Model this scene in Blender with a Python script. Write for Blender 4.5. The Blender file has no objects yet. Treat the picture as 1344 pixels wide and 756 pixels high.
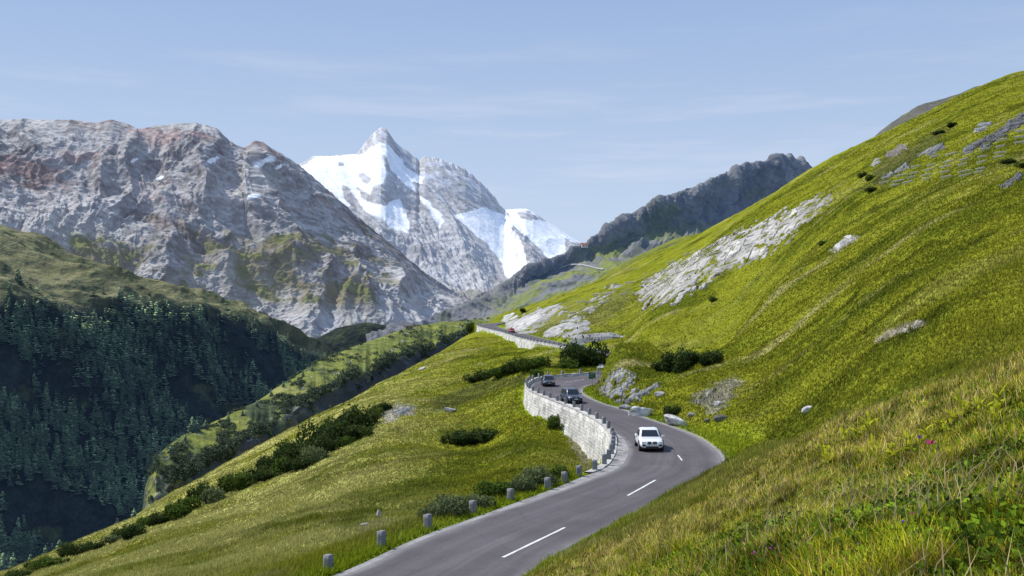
import bpy, bmesh, math, random
import numpy as np
from mathutils import Vector, Matrix

random.seed(7)
rng = np.random.default_rng(11)
F = 1307.0            # focal length in photo pixels (35 mm on a 36 mm sensor, 1344 px wide)
CX, HZ = 672.0, 428.0  # vanishing point of the level view axis
scene = bpy.context.scene
COL = scene.collection
PI = math.pi

# ------------------------------------------------------------------ noise
_perm = np.random.default_rng(3).permutation(256).astype(np.int32)
_perm = np.concatenate([_perm, _perm, _perm])
_g2 = np.stack([np.cos(np.arange(16) * PI / 8), np.sin(np.arange(16) * PI / 8)], 1).astype(np.float32)
_g3 = np.array([(1,1,0),(-1,1,0),(1,-1,0),(-1,-1,0),(1,0,1),(-1,0,1),(1,0,-1),(-1,0,-1),
                (0,1,1),(0,-1,1),(0,1,-1),(0,-1,-1),(1,1,0),(-1,1,0),(0,-1,1),(0,-1,-1)], np.float32)

def perlin2(x, y):
    x = np.asarray(x, np.float32); y = np.asarray(y, np.float32)
    xi = np.floor(x).astype(np.int32); yi = np.floor(y).astype(np.int32)
    fx = x - xi; fy = y - yi
    u = fx*fx*fx*(fx*(fx*6-15)+10); v = fy*fy*fy*(fy*(fy*6-15)+10)
    xi &= 255; yi &= 255
    def g(dx, dy):
        h = _perm[_perm[xi+dx] + yi + dy] & 15
        gr = _g2[h]
        return gr[..., 0]*(fx-dx) + gr[..., 1]*(fy-dy)
    a = g(0,0); b = g(1,0); c = g(0,1); d = g(1,1)
    return 1.4*((a + u*(b-a)) + v*((c + u*(d-c)) - (a + u*(b-a))))

def perlin3(x, y, z):
    x = np.asarray(x, np.float32); y = np.asarray(y, np.float32); z = np.asarray(z, np.float32)
    xi = np.floor(x).astype(np.int32); yi = np.floor(y).astype(np.int32); zi = np.floor(z).astype(np.int32)
    fx = x-xi; fy = y-yi; fz = z-zi
    u = fx*fx*fx*(fx*(fx*6-15)+10); v = fy*fy*fy*(fy*(fy*6-15)+10); w = fz*fz*fz*(fz*(fz*6-15)+10)
    xi &= 255; yi &= 255; zi &= 255
    def g(dx, dy, dz):
        h = _perm[_perm[_perm[xi+dx] + yi + dy] + zi + dz] & 15
        gr = _g3[h]
        return gr[..., 0]*(fx-dx) + gr[..., 1]*(fy-dy) + gr[..., 2]*(fz-dz)
    def lx(dy, dz):
        a = g(0,dy,dz); return a + u*(g(1,dy,dz)-a)
    def ly(dz):
        a = lx(0,dz); return a + v*(lx(1,dz)-a)
    a = ly(0)
    return a + w*(ly(1)-a)

def fbm2(x, y, o=5, gain=.5):
    s = 0; a = 1; t = 0
    for i in range(o):
        s = s + a*perlin2(x + 17.3*i, y - 9.1*i); t += a; a *= gain; x = x*2.03; y = y*2.03
    return s/t

def fbm3(x, y, z, o=5, gain=.5):
    s = 0; a = 1; t = 0
    for i in range(o):
        s = s + a*perlin3(x + 17.3*i, y - 9.1*i, z + 4.7*i); t += a; a *= gain; x = x*2.03; y = y*2.03; z = z*2.03
    return s/t

def ridged3(x, y, z, o=6, gain=.5):
    s = 0; a = 1; t = 0; w = 1
    for i in range(o):
        n = 1 - np.abs(perlin3(x + 11.3*i, y + 5.1*i, z - 7.7*i))*1.6
        n = np.clip(n, 0, 1)**2 * w
        w = np.clip(n*1.6, 0.15, 1)
        s = s + a*n; t += a; a *= gain; x = x*2.07; y = y*2.07; z = z*2.07
    return s/t

def ridged2(x, y, o=5, gain=.5):
    s = 0; a = 1; t = 0
    for i in range(o):
        n = np.clip(1 - np.abs(perlin2(x + 11.3*i, y + 5.1*i))*1.5, 0, 1)**2
        s = s + a*n; t += a; a *= gain; x = x*2.07; y = y*2.07
    return s/t

def eroded2(x, y, o=7, gain=.5, k=1.0):
    """fractal relief whose detail fades on steep flanks, as on eroded mountains"""
    s = 0; a = 1; gx = 0; gy = 0; t = 0
    for i in range(o):
        e = .02
        n0 = perlin2(x+13.7*i, y-5.3*i); dx = (perlin2(x+e+13.7*i, y-5.3*i)-n0)/e; dy = (perlin2(x+13.7*i, y+e-5.3*i)-n0)/e
        gx = gx+dx*a; gy = gy+dy*a
        s = s+a*n0/(1+k*(gx*gx+gy*gy)); t += a; a *= gain
        x, y = (x*.8-y*.6)*2.02, (x*.6+y*.8)*2.02
    return s/t

def sstep(a, b, x):
    t = np.clip((x-a)/(b-a), 0, 1)
    return t*t*(3-2*t)

def mixc(c, d, w):
    w = np.asarray(w)[..., None]
    return c*(1-w) + np.asarray(d, np.float32)*w

def in_poly(px, py, poly):
    inside = np.zeros(px.shape, bool)
    n = len(poly)
    for i in range(n):
        x0, y0 = poly[i]; x1, y1 = poly[(i+1) % n]
        if y0 == y1: continue
        c = ((y0 > py) != (y1 > py)) & (px < (x1-x0)*(py-y0)/(y1-y0) + x0)
        inside ^= c
    return inside

def poly_sd(px, py, poly):
    """signed distance, positive inside"""
    d = np.full(px.shape, 1e9, np.float32)
    n = len(poly)
    for i in range(n):
        x0, y0 = poly[i]; x1, y1 = poly[(i+1) % n]
        ex, ey = x1-x0, y1-y0
        t = np.clip(((px-x0)*ex + (py-y0)*ey)/(ex*ex+ey*ey+1e-9), 0, 1)
        d = np.minimum(d, np.hypot(px-x0-t*ex, py-y0-t*ey))
    return np.where(in_poly(px, py, poly), d, -d)

# ------------------------------------------------------------------ mesh helpers
def mesh_np(name, V, Fc, mat, col=None, smooth=True, parent=None, loc=None, extra=None):
    V = np.asarray(V, np.float32).reshape(-1, 3); Fc = np.asarray(Fc, np.int32)
    k = Fc.shape[1]
    me = bpy.data.meshes.new(name)
    me.vertices.add(len(V)); me.vertices.foreach_set('co', V.ravel())
    me.loops.add(Fc.size); me.loops.foreach_set('vertex_index', Fc.ravel())
    me.polygons.add(len(Fc))
    me.polygons.foreach_set('loop_start', np.arange(0, Fc.size, k, dtype=np.int32))
    me.polygons.foreach_set('use_smooth', np.full(len(Fc), smooth, bool))
    if col is not None:
        at = me.color_attributes.new('Col', 'FLOAT_COLOR', 'POINT')
        c4 = np.ones((len(V), 4), np.float32); c4[:, :3] = np.asarray(col).reshape(-1, 3)
        at.data.foreach_set('color', c4.ravel())
    me.update(calc_edges=True)
    me.materials.append(mat)
    o = bpy.data.objects.new(name, me); COL.objects.link(o)
    if parent is not None: o.parent = parent
    if loc is not None: o.location = loc
    return o

def grid_faces(nr, nc):
    i = np.arange(nr*nc, dtype=np.int32).reshape(nr, nc)
    return np.stack([i[:-1, :-1], i[:-1, 1:], i[1:, 1:], i[1:, :-1]], -1).reshape(-1, 4)

def bm_obj(name, bm, mat, parent=None, smooth=False, bevel=0):
    me = bpy.data.meshes.new(name)
    bmesh.ops.recalc_face_normals(bm, faces=bm.faces)
    bm.to_mesh(me); bm.free()
    for p in me.polygons: p.use_smooth = smooth
    for m in (mat if isinstance(mat, (list, tuple)) else [mat]): me.materials.append(m)
    o = bpy.data.objects.new(name, me); COL.objects.link(o)
    if parent is not None: o.parent = parent
    if bevel:
        b = o.modifiers.new('bevel', 'BEVEL'); b.width = bevel; b.segments = 2; b.limit_method = 'ANGLE'
    return o

def bx(bm, c, s, rot=None, taper=1.0):
    r = bmesh.ops.create_cube(bm, size=1)
    vs = r['verts']
    for v in vs:
        v.co.x *= s[0]; v.co.y *= s[1]; v.co.z *= s[2]
        if v.co.z > 0: v.co.x *= taper; v.co.y *= taper
        if rot is not None: v.co = rot @ v.co
        v.co += Vector(c)
    return vs

def tube(bm, p0, p1, r0, r1=None, seg=8):
    r1 = r0 if r1 is None else r1
    p0 = Vector(p0); p1 = Vector(p1); d = p1-p0
    q = d.to_track_quat('Z', 'Y')
    r = bmesh.ops.create_cone(bm, cap_ends=True, segments=seg, radius1=r0, radius2=r1, depth=d.length)
    for v in r['verts']:
        v.co = q @ v.co + (p0+p1)/2

def empty(name, loc=(0, 0, 0), rz=0):
    o = bpy.data.objects.new(name, None); COL.objects.link(o)
    o.location = loc; o.rotation_euler = (0, 0, rz); o.empty_display_size = .2
    return o

def tag(o, label=None, cat=None, group=None, kind=None):
    if label: o['label'] = label
    if cat: o['category'] = cat
    if group: o['group'] = group
    if kind: o['kind'] = kind
    return o

ORD = ['first','second','third','fourth','fifth','sixth','seventh','eighth','ninth','tenth','eleventh','twelfth','thirteenth',
       'fourteenth','fifteenth','sixteenth','seventeenth','eighteenth','nineteenth']
TENS = ['twentieth','thirtieth','fortieth','fiftieth']
TEN = ['twenty','thirty','forty','fifty']
def ordinal(i):     # 0 -> first
    n = i+1
    if n < 20: return ORD[n-1]
    t, r = divmod(n, 10)
    return TENS[t-2] if r == 0 else TEN[t-2] + '-' + ORD[r-1]

# ------------------------------------------------------------------ materials
def new_mat(name):
    m = bpy.data.materials.new(name); m.use_nodes = True
    nt = m.node_tree; nt.nodes.clear()
    out = nt.nodes.new('ShaderNodeOutputMaterial')
    return m, nt, out

def N(nt, t, **kw):
    n = nt.nodes.new(t)
    for k, v in kw.items(): setattr(n, k, v)
    return n

def flat(name, col, rough=.6, metal=0, spec=.5, noise=0, nscale=20, bump=0, coat=0):
    m, nt, out = new_mat(name)
    p = N(nt, 'ShaderNodeBsdfPrincipled')
    p.inputs['Roughness'].default_value = rough; p.inputs['Metallic'].default_value = metal
    p.inputs['Specular IOR Level'].default_value = spec
    if coat: p.inputs['Coat Weight'].default_value = coat
    nt.links.new(p.outputs[0], out.inputs[0])
    tc = N(nt, 'ShaderNodeTexCoord')
    nz = N(nt, 'ShaderNodeTexNoise'); nz.inputs['Scale'].default_value = nscale; nz.inputs['Detail'].default_value = 6
    nt.links.new(tc.outputs['Object'], nz.inputs['Vector'])
    rp = N(nt, 'ShaderNodeMapRange'); rp.inputs[1].default_value = .3; rp.inputs[2].default_value = .7
    rp.inputs[3].default_value = 1-noise; rp.inputs[4].default_value = 1+noise
    nt.links.new(nz.outputs[0], rp.inputs[0])
    mx = N(nt, 'ShaderNodeVectorMath', operation='SCALE'); mx.inputs[0].default_value = col[:3]
    nt.links.new(rp.outputs[0], mx.inputs['Scale'])
    nt.links.new(mx.outputs[0], p.inputs['Base Color'])
    if bump:
        b = N(nt, 'ShaderNodeBump'); b.inputs['Strength'].default_value = bump; b.inputs['Distance'].default_value = .05
        nt.links.new(nz.outputs[0], b.inputs['Height']); nt.links.new(b.outputs[0], p.inputs['Normal'])
    return m

def col_mat(name, scales=((.5, .25),), bumps=((.5, .3, 1.0),), rough=.95, spec=.1, haze=None):
    """vertex colour albedo times several noises, bump from several noises"""
    m, nt, out = new_mat(name)
    p = N(nt, 'ShaderNodeBsdfPrincipled')
    p.inputs['Roughness'].default_value = rough; p.inputs['Specular IOR Level'].default_value = spec
    nt.links.new(p.outputs[0], out.inputs[0])
    at = N(nt, 'ShaderNodeAttribute', attribute_name='Col')
    tc = N(nt, 'ShaderNodeTexCoord')
    cur = at.outputs['Color']
    for sc, amt in scales:
        nz = N(nt, 'ShaderNodeTexNoise'); nz.inputs['Scale'].default_value = sc; nz.inputs['Detail'].default_value = 5
        nt.links.new(tc.outputs['Object'], nz.inputs['Vector'])
        rp = N(nt, 'ShaderNodeMapRange'); rp.inputs[1].default_value = .3; rp.inputs[2].default_value = .7
        rp.inputs[3].default_value = 1-amt; rp.inputs[4].default_value = 1+amt
        nt.links.new(nz.outputs[0], rp.inputs[0])
        mx = N(nt, 'ShaderNodeVectorMath', operation='SCALE')
        nt.links.new(cur, mx.inputs[0]); nt.links.new(rp.outputs[0], mx.inputs['Scale'])
        cur = mx.outputs[0]
    nt.links.new(cur, p.inputs['Base Color'])
    nrm = None
    for sc, st, dist in bumps:
        nz = N(nt, 'ShaderNodeTexNoise'); nz.inputs['Scale'].default_value = sc; nz.inputs['Detail'].default_value = 6
        nt.links.new(tc.outputs['Object'], nz.inputs['Vector'])
        b = N(nt, 'ShaderNodeBump'); b.inputs['Strength'].default_value = st; b.inputs['Distance'].default_value = dist
        nt.links.new(nz.outputs[0], b.inputs['Height'])
        if nrm is not None: nt.links.new(nrm, b.inputs['Normal'])
        nrm = b.outputs[0]
    if nrm is not None: nt.links.new(nrm, p.inputs['Normal'])
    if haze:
        p.inputs['Emission Color'].default_value = (*haze[:3], 1); p.inputs['Emission Strength'].default_value = haze[3]  # constant glow of the surface, painted on as distance haze
    return m

def leaf_mat(name, trans=.3, up=.5, upv=(-.25, -.1, .95), haze=None):
    m, nt, out = new_mat(name)
    at = N(nt, 'ShaderNodeAttribute', attribute_name='Col')
    geo = N(nt, 'ShaderNodeNewGeometry')
    mx = N(nt, 'ShaderNodeMix', data_type='VECTOR'); mx.inputs[0].default_value = up
    mx.inputs[5].default_value = upv
    nt.links.new(geo.outputs['Normal'], mx.inputs[4])
    nn = N(nt, 'ShaderNodeVectorMath', operation='NORMALIZE'); nt.links.new(mx.outputs[1], nn.inputs[0])
    d = N(nt, 'ShaderNodeBsdfDiffuse'); t = N(nt, 'ShaderNodeBsdfTranslucent')
    nt.links.new(at.outputs['Color'], d.inputs[0]); nt.links.new(at.outputs['Color'], t.inputs[0])
    nt.links.new(nn.outputs[0], d.inputs['Normal'])
    ms = N(nt, 'ShaderNodeMixShader'); ms.inputs[0].default_value = trans
    nt.links.new(d.outputs[0], ms.inputs[1]); nt.links.new(t.outputs[0], ms.inputs[2])
    last = ms.outputs[0]
    if haze:   # even emission painted on in place of light scattered by valley air
        em = N(nt, 'ShaderNodeEmission'); em.inputs[0].default_value = (*haze[:3], 1); em.inputs[1].default_value = haze[3]
        sh = N(nt, 'ShaderNodeAddShader'); nt.links.new(last, sh.inputs[0]); nt.links.new(em.outputs[0], sh.inputs[1]); last = sh.outputs[0]
    nt.links.new(last, out.inputs[0])
    return m

# ------------------------------------------------------------------ camera, sun, sky
cam = bpy.data.cameras.new('camera'); cam_o = bpy.data.objects.new('camera', cam); COL.objects.link(cam_o)
cam.lens = 36*F/1344; cam.sensor_width = 36; cam.clip_start = .5; cam.clip_end = 60000
cam.shift_y = (HZ-378)/1344
cam_o.rotation_euler = (PI/2, 0, 0)
scene.camera = cam_o

S = Vector((-.58, .27, .77)).normalized()
sun = bpy.data.lights.new('sun', 'SUN'); sun.energy = 5.0; sun.angle = math.radians(.53); sun.color = (1, .955, .88)
sun_o = bpy.data.objects.new('sun', sun); COL.objects.link(sun_o)
sun_o.rotation_euler = S.to_track_quat('Z', 'Y').to_euler(); sun_o.location = (-60, 30, 80)

w = bpy.data.worlds.new('World'); scene.world = w; w.use_nodes = True
nt = w.node_tree; nt.nodes.clear()
wo = N(nt, 'ShaderNodeOutputWorld'); bg = N(nt, 'ShaderNodeBackground'); nt.links.new(bg.outputs[0], wo.inputs[0])
sky = N(nt, 'ShaderNodeTexSky', sky_type='NISHITA'); sky.sun_disc = False
sky.sun_elevation = math.asin(S.z); sky.sun_rotation = math.atan2(S.x, S.y)
sky.altitude = 1900; sky.air_density = 1.0; sky.dust_density = 1.2; sky.ozone_density = 1.0
bg.inputs['Strength'].default_value = .1
tc = N(nt, 'ShaderNodeTexCoord')
# thin haze: pale veil over the sky, thicker towards the horizon
sep = N(nt, 'ShaderNodeSeparateXYZ'); nt.links.new(tc.outputs['Generated'], sep.inputs[0])
hz = N(nt, 'ShaderNodeMapRange'); hz.inputs[1].default_value = -.02; hz.inputs[2].default_value = .42
hz.inputs[3].default_value = .90; hz.inputs[4].default_value = .90
nt.links.new(sep.outputs['Z'], hz.inputs[0])
veil = N(nt, 'ShaderNodeMix', data_type='RGBA')
ramp = N(nt, 'ShaderNodeMapRange'); ramp.inputs[1].default_value = .10; ramp.inputs[2].default_value = .36
nt.links.new(sep.outputs['Z'], ramp.inputs[0])
vc = N(nt, 'ShaderNodeMix', data_type='RGBA')
vc.inputs[6].default_value = (5.75, 7.0, 8.9, 1); vc.inputs[7].default_value = (3.05, 4.5, 7.5, 1)
nt.links.new(ramp.outputs[0], vc.inputs[0])
nt.links.new(hz.outputs[0], veil.inputs[0]); nt.links.new(sky.outputs[0], veil.inputs[6]); nt.links.new(vc.outputs[2], veil.inputs[7])
# cirrus streaks, on the direction sphere
mp = N(nt, 'ShaderNodeMapping'); mp.inputs['Rotation'].default_value = (0, math.radians(-8), 0); mp.inputs['Scale'].default_value = (2.2, 2.2, 24)
nt.links.new(tc.outputs['Generated'], mp.inputs[0])
cn = N(nt, 'ShaderNodeTexNoise'); cn.inputs['Scale'].default_value = 1.6; cn.inputs['Detail'].default_value = 9; cn.inputs['Roughness'].default_value = .62
nt.links.new(mp.outputs[0], cn.inputs[0])
cr = N(nt, 'ShaderNodeMapRange'); cr.inputs[1].default_value = .52; cr.inputs[2].default_value = .85; cr.inputs[3].default_value = 0; cr.inputs[4].default_value = .42
nt.links.new(cn.outputs[0], cr.inputs[0])
# keep the streaks in a low band
cb = N(nt, 'ShaderNodeMapRange'); cb.inputs[1].default_value = .34; cb.inputs[2].default_value = .20
nt.links.new(sep.outputs['Z'], cb.inputs[0])
cm = N(nt, 'ShaderNodeMath', operation='MULTIPLY'); nt.links.new(cr.outputs[0], cm.inputs[0]); nt.links.new(cb.outputs[0], cm.inputs[1])
cl = N(nt, 'ShaderNodeMix', data_type='RGBA'); cl.inputs[7].default_value = (8.2, 8.4, 9.2, 1)
nt.links.new(cm.outputs[0], cl.inputs[0]); nt.links.new(veil.outputs[2], cl.inputs[6])
nt.links.new(cl.outputs[2], bg.inputs[0])

scene.view_settings.view_transform = 'Standard'; scene.view_settings.look = 'None'
scene.view_settings.exposure = 0; scene.view_settings.gamma = 1
try:
    scene.cycles.use_denoising = True
    scene.cycles.max_bounces = 6; scene.cycles.diffuse_bounces = 3; scene.cycles.transmission_bounces = 3
except Exception: pass

# ------------------------------------------------------------------ road: edge pairs (valley side ; hill side), metres, camera at the origin
ROAD = [  # Lx, Ly, Lz, Rx, Ry, Rz
 (-19.5,16,-10.6,-12.5,13.5,-10.6),(-12.8,29.5,-10.4,-6.6,26.5,-10.4),(-7.0,41,-10.3,-.7,38,-10.3),(-4.2,48.3,-10.3,2.1,45.2,-10.3),
 (-1.0,54.7,-10.3,5.3,51.6,-10.3),(3.1,62.3,-10.3,9.4,59.2,-10.25),(5.5,67,-10.25,12.1,64.3,-10.2),(7.7,71.7,-10.2,14.6,69.6,-10.1),
 (9.0,77.6,-10.1,16.0,76.5,-10.0),(9.6,82.2,-10.0,16.4,82.2,-9.9),(9.85,87.9,-9.95,16.4,89.5,-9.85),(9.5,95,-9.85,15.3,97.5,-9.75),
 (8.9,103,-9.75,14.0,104.5,-9.65),(7.6,113,-9.6,12.6,113.5,-9.5),(6.0,121,-9.45,10.9,121.3,-9.4),(4.4,129,-9.3,9.8,131,-9.3),
 (3.2,138,-9.2,9.6,139,-9.2),(2.8,148,-9.05,10.4,147,-9.1),(3.6,157,-8.9,11.5,151.5,-9.0),(5.6,163,-8.7,12.8,153.5,-8.95),
 (8.5,165.5,-8.5,14.0,155,-8.85),(12,166.2,-8.3,15.6,156.3,-8.7),(16.5,166,-8.0,18.2,157.2,-8.4),(22,167.5,-7.6,24.5,159.5,-7.9),
 (26,172,-7.1,31.5,166.5,-7.3),(27.5,180,-7.3,34.5,179.5,-7.2),(26,192,-7.1,32.5,194.5,-7.0),(22,208,-6.7,27.5,213,-6.6),
 (13.3,230,-5.1,17.5,235.5,-5.1),(4.2,275,-3.8,10,277,-3.8),(-2.4,330,-2.3,3.4,332,-2.3),(-9,370,-1.0,-3.2,373,-1.0),
 (-13,395,0,-6,396,0),(-12,411,.7,-6,405,.5),(-7,421,1.4,-3,413,1.2),(3,427,2.1,4,418,1.9),(20,434,3.2,21,425,3.0)]
def catmull(P, n):
    P = np.asarray(P, float); out = []
    Q = np.vstack([2*P[0]-P[1], P, 2*P[-1]-P[-2]])
    for i in range(len(P)-1):
        p0, p1, p2, p3 = Q[i:i+4]
        d = max(np.linalg.norm((p2-p1)[:3]), np.linalg.norm((p2-p1)[3:])) if P.shape[1] == 6 else np.linalg.norm(p2-p1)
        k = max(2, int(d/n))
        for t in np.arange(k)/k:
            out.append(.5*((2*p1)+(-p0+p2)*t+(2*p0-5*p1+4*p2-p3)*t*t+(-p0+3*p1-3*p2+p3)*t**3))
    out.append(P[-1]); return np.array(out)
RD = catmull(ROAD, .8)
RL, RR = RD[:, :3], RD[:, 3:]
RC = (RL+RR)/2
RHW = np.linalg.norm((RR-RL)[:, :2], axis=1)/2
RN = (RR-RL)[:, :2]/(2*RHW[:, None])
RS = np.concatenate([[0], np.cumsum(np.linalg.norm(np.diff(RC, axis=0), axis=1))])
def s_at(i):   # road station of control pair i
    p = (np.array(ROAD[i][:3])+np.array(ROAD[i][3:]))/2
    return RS[np.argmin(np.linalg.norm(RC-p, axis=1))]
def SHW(st):   # paved shoulder on the valley side
    return np.interp(st, [s_at(4), s_at(6), s_at(9), s_at(11)], [.42, 1.0, 1.0, .38])
S_W0, S_W1 = s_at(6)+2.5, s_at(22)      # near retaining wall
S_U0, S_U1 = s_at(27)+6, s_at(33)   # upper retaining wall

# ------------------------------------------------------------------ near terrain: (photo px, photo py, distance)
CP = [
 # right hillside, by columns, from the road or the spur up to the skyline (linear in 1/distance between the ends)
 ('col', 900, 566, 93, 315, 450), ('col', 1000, 590, 82, 266, 440), ('col', 1100, 548, 74, 205, 410), ('col', 1200, 512, 66, 158, 380),
 ('col', 1344, 468, 62, 96, 345), ('col', 1500, 420, 60, 92, 330), ('col', 1720, 380, 60, 88, 320),
 # column 800 and left of it
 (800,500,126),(800,472,137),(800,455,147),(822,448,148),(790,474,147),(800,487,172),(830,482,174),(760,490,173),(760,485,190),(785,488,174),(785,481,195),(730,490,177),(800,452,236),(800,449,242),(750,450,243),(822,444,243),(800,441,250),(800,400,318),(800,361,450),
 (850,552,105),(850,505,120),(850,466,138),(850,447,149),(850,478,176),(850,434,225),(850,380,330),(850,338,450),
 (760,458,236),(760,440,262),(760,410,330),(760,379,450),(720,447,275),(720,425,335),(720,393,450),
 (690,438,335),(690,418,385),(690,405,460),(660,421,432),(660,412,470),(745,478,206),(765,472,214),(785,470,214),
 # left of the road / below the walls
 (690,485,190),(690,471,230),(690,462,262),(660,443,325),(655,470,250),(655,500,190),(655,540,145),(655,600,105),(655,650,72),
 (640,438,360),(628,433,395),(628,470,265),(628,520,180),(628,580,130),(628,640,82),
 (700,618,85),(700,570,113),(703,529,139),(697,526,143),(690,523,147),(684,519,153),(680,508,163),(684,499,178),(745,560,116),(745,600,97),(758,625,80),(770,606,100),(778,618,86),(727,539,125),(790,612,82),
 (500,700,58),(500,660,78),(500,600,115),(500,543,162),(500,530,182),(500,517,215),(500,503,265),(450,540,200),(450,533,250),(550,478,290),
 (600,676,64),(600,645,80),(600,600,110),(600,540,160),(600,490,240),(600,447,390),(560,470,310),
 (430,725,52),(400,720,56),(400,680,76),(400,640,105),(400,602,148),(400,590,166),(400,575,192),(400,554,240),
 (300,780,45),(300,756,52),(300,720,70),(300,680,100),(300,652,138),(300,640,150),(300,625,178),(300,607,220),
 (200,800,48),(200,756,62),(200,720,92),(200,690,132),(200,684,142),(200,672,165),(200,662,190),
 (100,756,85),(100,735,115),(100,716,150),(0,800,70),(0,770,100),(0,752,130),(-200,850,80),(-200,812,125),(-400,900,80),(-400,860,120),
 (330,870,30),(200,950,28),(0,1050,28),(-400,1200,30),
 # the spur the camera stands on
 (1344,756,5.2),(1344,640,9),(1344,550,13),(1344,486,18),(1344,505,28),(1344,488,45),
 (1200,756,5.8),(1200,660,10.5),(1200,588,17),(1200,528,24),(1200,545,36),(1200,530,52),
 (1100,756,6.6),(1100,680,12),(1100,615,20),(1100,570,28),(1100,560,33),(1100,585,46),(1100,572,60),
 (1000,756,8),(1000,690,16),(1000,640,28),(1000,602,44),(1000,592,50),(1000,612,64),
 (900,756,12),(900,705,22),(900,668,40),(900,645,56),(800,756,22),(800,722,35),(800,697,48),(700,790,27),(700,757,38),
 (945,612,67),(1500,420,18),(1500,560,9),(1500,756,4.8),(1500,470,30),(1720,360,18),(1720,560,8),(1720,756,4.6),(1720,420,32),
 (1344,1300,2.6),(1100,1300,2.7),(900,1300,2.9),(600,1300,3.4),(300,1400,4),(672,1000,8),(500,1000,11),(300,1200,11),
 (600,840,25),(900,1000,5.2),(-100,1500,8),
]
# beyond the skylines the ground falls away
for px, py, D in [(1344,96,345),(1200,158,380),(1100,205,410),(1000,266,440),(900,315,450),(800,361,450),(720,393,455),(1500,92,330),(1720,88,320)]:
    CP += [(px, py+6, D*1.1), (px, py+32, D*1.3), (px, py+80, D*1.7)]
for px, py, D in [(660,412,470)]:
    CP += [(px, py+10, D*1.3), (px, py+30, D*1.6)]
for px, py, D in [(600,447,390),(500,500,270),(400,554,240),(300,607,220),(200,662,190),(100,716,150),(0,752,130),(-200,812,125),(-400,860,120)]:
    CP += [(px, py+7, D*1.10), (px, py+30, D*1.25), (px, py+95, D*1.7), (px, py+120, D*2.6)]
pts = []
for c in CP:
    if c[0] == 'col':
        _, px, y0, d0, y1, d1 = c
        for t in np.linspace(0, 1, 6):
            pts.append((px, y0+(y1-y0)*t, 1/(1/d0+(1/d1-1/d0)*t)))
    else: pts.append(c)
for i, r in enumerate(ROAD):
    if 1 <= i <= 33: pts.append((CX+r[3]/r[4]*F, HZ-(r[5]-.05)/r[4]*F, r[4]))
    if 1 <= i <= 5 or 23 <= i <= 26: pts.append((CX+r[0]/r[1]*F, HZ-(r[2]-.1)/r[1]*F, r[1]))
pts = np.array(pts, float)
KX, KL = 1/300., 1.5
def feat(px, l): return np.stack([px*KX, l*KL], -1)
A = feat(pts[:, 0], np.log(pts[:, 2])); n = len(A)
# value interpolated: height/distance plus camera-height term -> use slope value z/y + 1.7/y so that it stays tame close by
val = (HZ-pts[:, 1])/F + 1.7/pts[:, 2]
def tps(r2): return .5*r2*np.log(r2+1e-12)
r2 = ((A[:, None]-A[None])**2).sum(-1)
K = tps(r2) + np.eye(n)*2e-4
P = np.concatenate([np.ones((n, 1)), A], 1)
M = np.block([[K, P], [P.T, np.zeros((3, 3))]])
sol = np.linalg.solve(M, np.concatenate([val, np.zeros(3)]))
PX0, PX1, L0, L1 = -420.0, 1760.0, math.log(2.6), math.log(760.0)
cu = np.linspace(PX0, PX1, 260); cl_ = np.linspace(L0, L1, 300)
G = feat(*np.meshgrid(cu, cl_)).reshape(-1, 2)
base = np.zeros(len(G))
for i in range(0, len(G), 20000):
    g = G[i:i+20000]
    base[i:i+20000] = tps(((g[:, None]-A[None])**2).sum(-1)) @ sol[:n] + sol[n] + g @ sol[n+1:]
base = base.reshape(300, 260).astype(np.float32)
def bil(arr, px, l, u0=PX0, u1=PX1, l0=L0, l1=L1):
    nr, nc = arr.shape[:2]
    a = np.clip((px-u0)/(u1-u0)*(nc-1), 0, nc-1.001); b = np.clip((l-l0)/(l1-l0)*(nr-1), 0, nr-1.001)
    i = a.astype(int); j = b.astype(int); fa = a-i; fb = b-j
    return (arr[j, i]*(1-fa)+arr[j, i+1]*fa)*(1-fb)+(arr[j+1, i]*(1-fa)+arr[j+1, i+1]*fa)*fb

NU, NL1, NL2 = 1500, 420, 1500
us = np.linspace(PX0, PX1, NU)
LM = math.log(32.0)
ls = np.concatenate([np.linspace(L0, LM, NL1, endpoint=False), np.linspace(LM, L1, NL2)])
NLT = len(ls)
U, L = np.meshgrid(us, ls)
Y = np.exp(L); X = (U-CX)/F*Y
Z = (bil(base, U, L) - 1.7/Y)*Y
X = X.astype(np.float32); Y = Y.astype(np.float32); Z = Z.astype(np.float32)
# hummocks, terracettes (cattle steps), small gullies
far = sstep(30, 110, Y)
Z += (fbm2(X/38, Y/38, 4)*1.6 + fbm2(X/9, Y/9, 4)*.55)*far*(1-.65*sstep(150, 280, Y)*sstep(0, -60, X)) + fbm2(X/2.2, Y/2.2, 3)*.16*sstep(8, 30, Y) + fbm2(X/.7, Y/.7, 2)*.05*sstep(80, 30, Y)
Z += -.9*(ridged2(X/26+fbm2(X/30, Y/30, 2), (Y+.3*X)/60, 3)-.45)*far
# rough turf and low herbs, so the far meadow is not smooth
Z += np.abs(perlin2(X/.9, Y/1.5))*.22*sstep(14, 40, Y)*sstep(260, 140, Y) + np.abs(perlin2(X/.42+9, Y/.8))*.12*sstep(14, 40, Y)*sstep(140, 80, Y) + np.abs(perlin2(X/2.2, Y/3.5))*.35*sstep(120, 220, Y)

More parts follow.
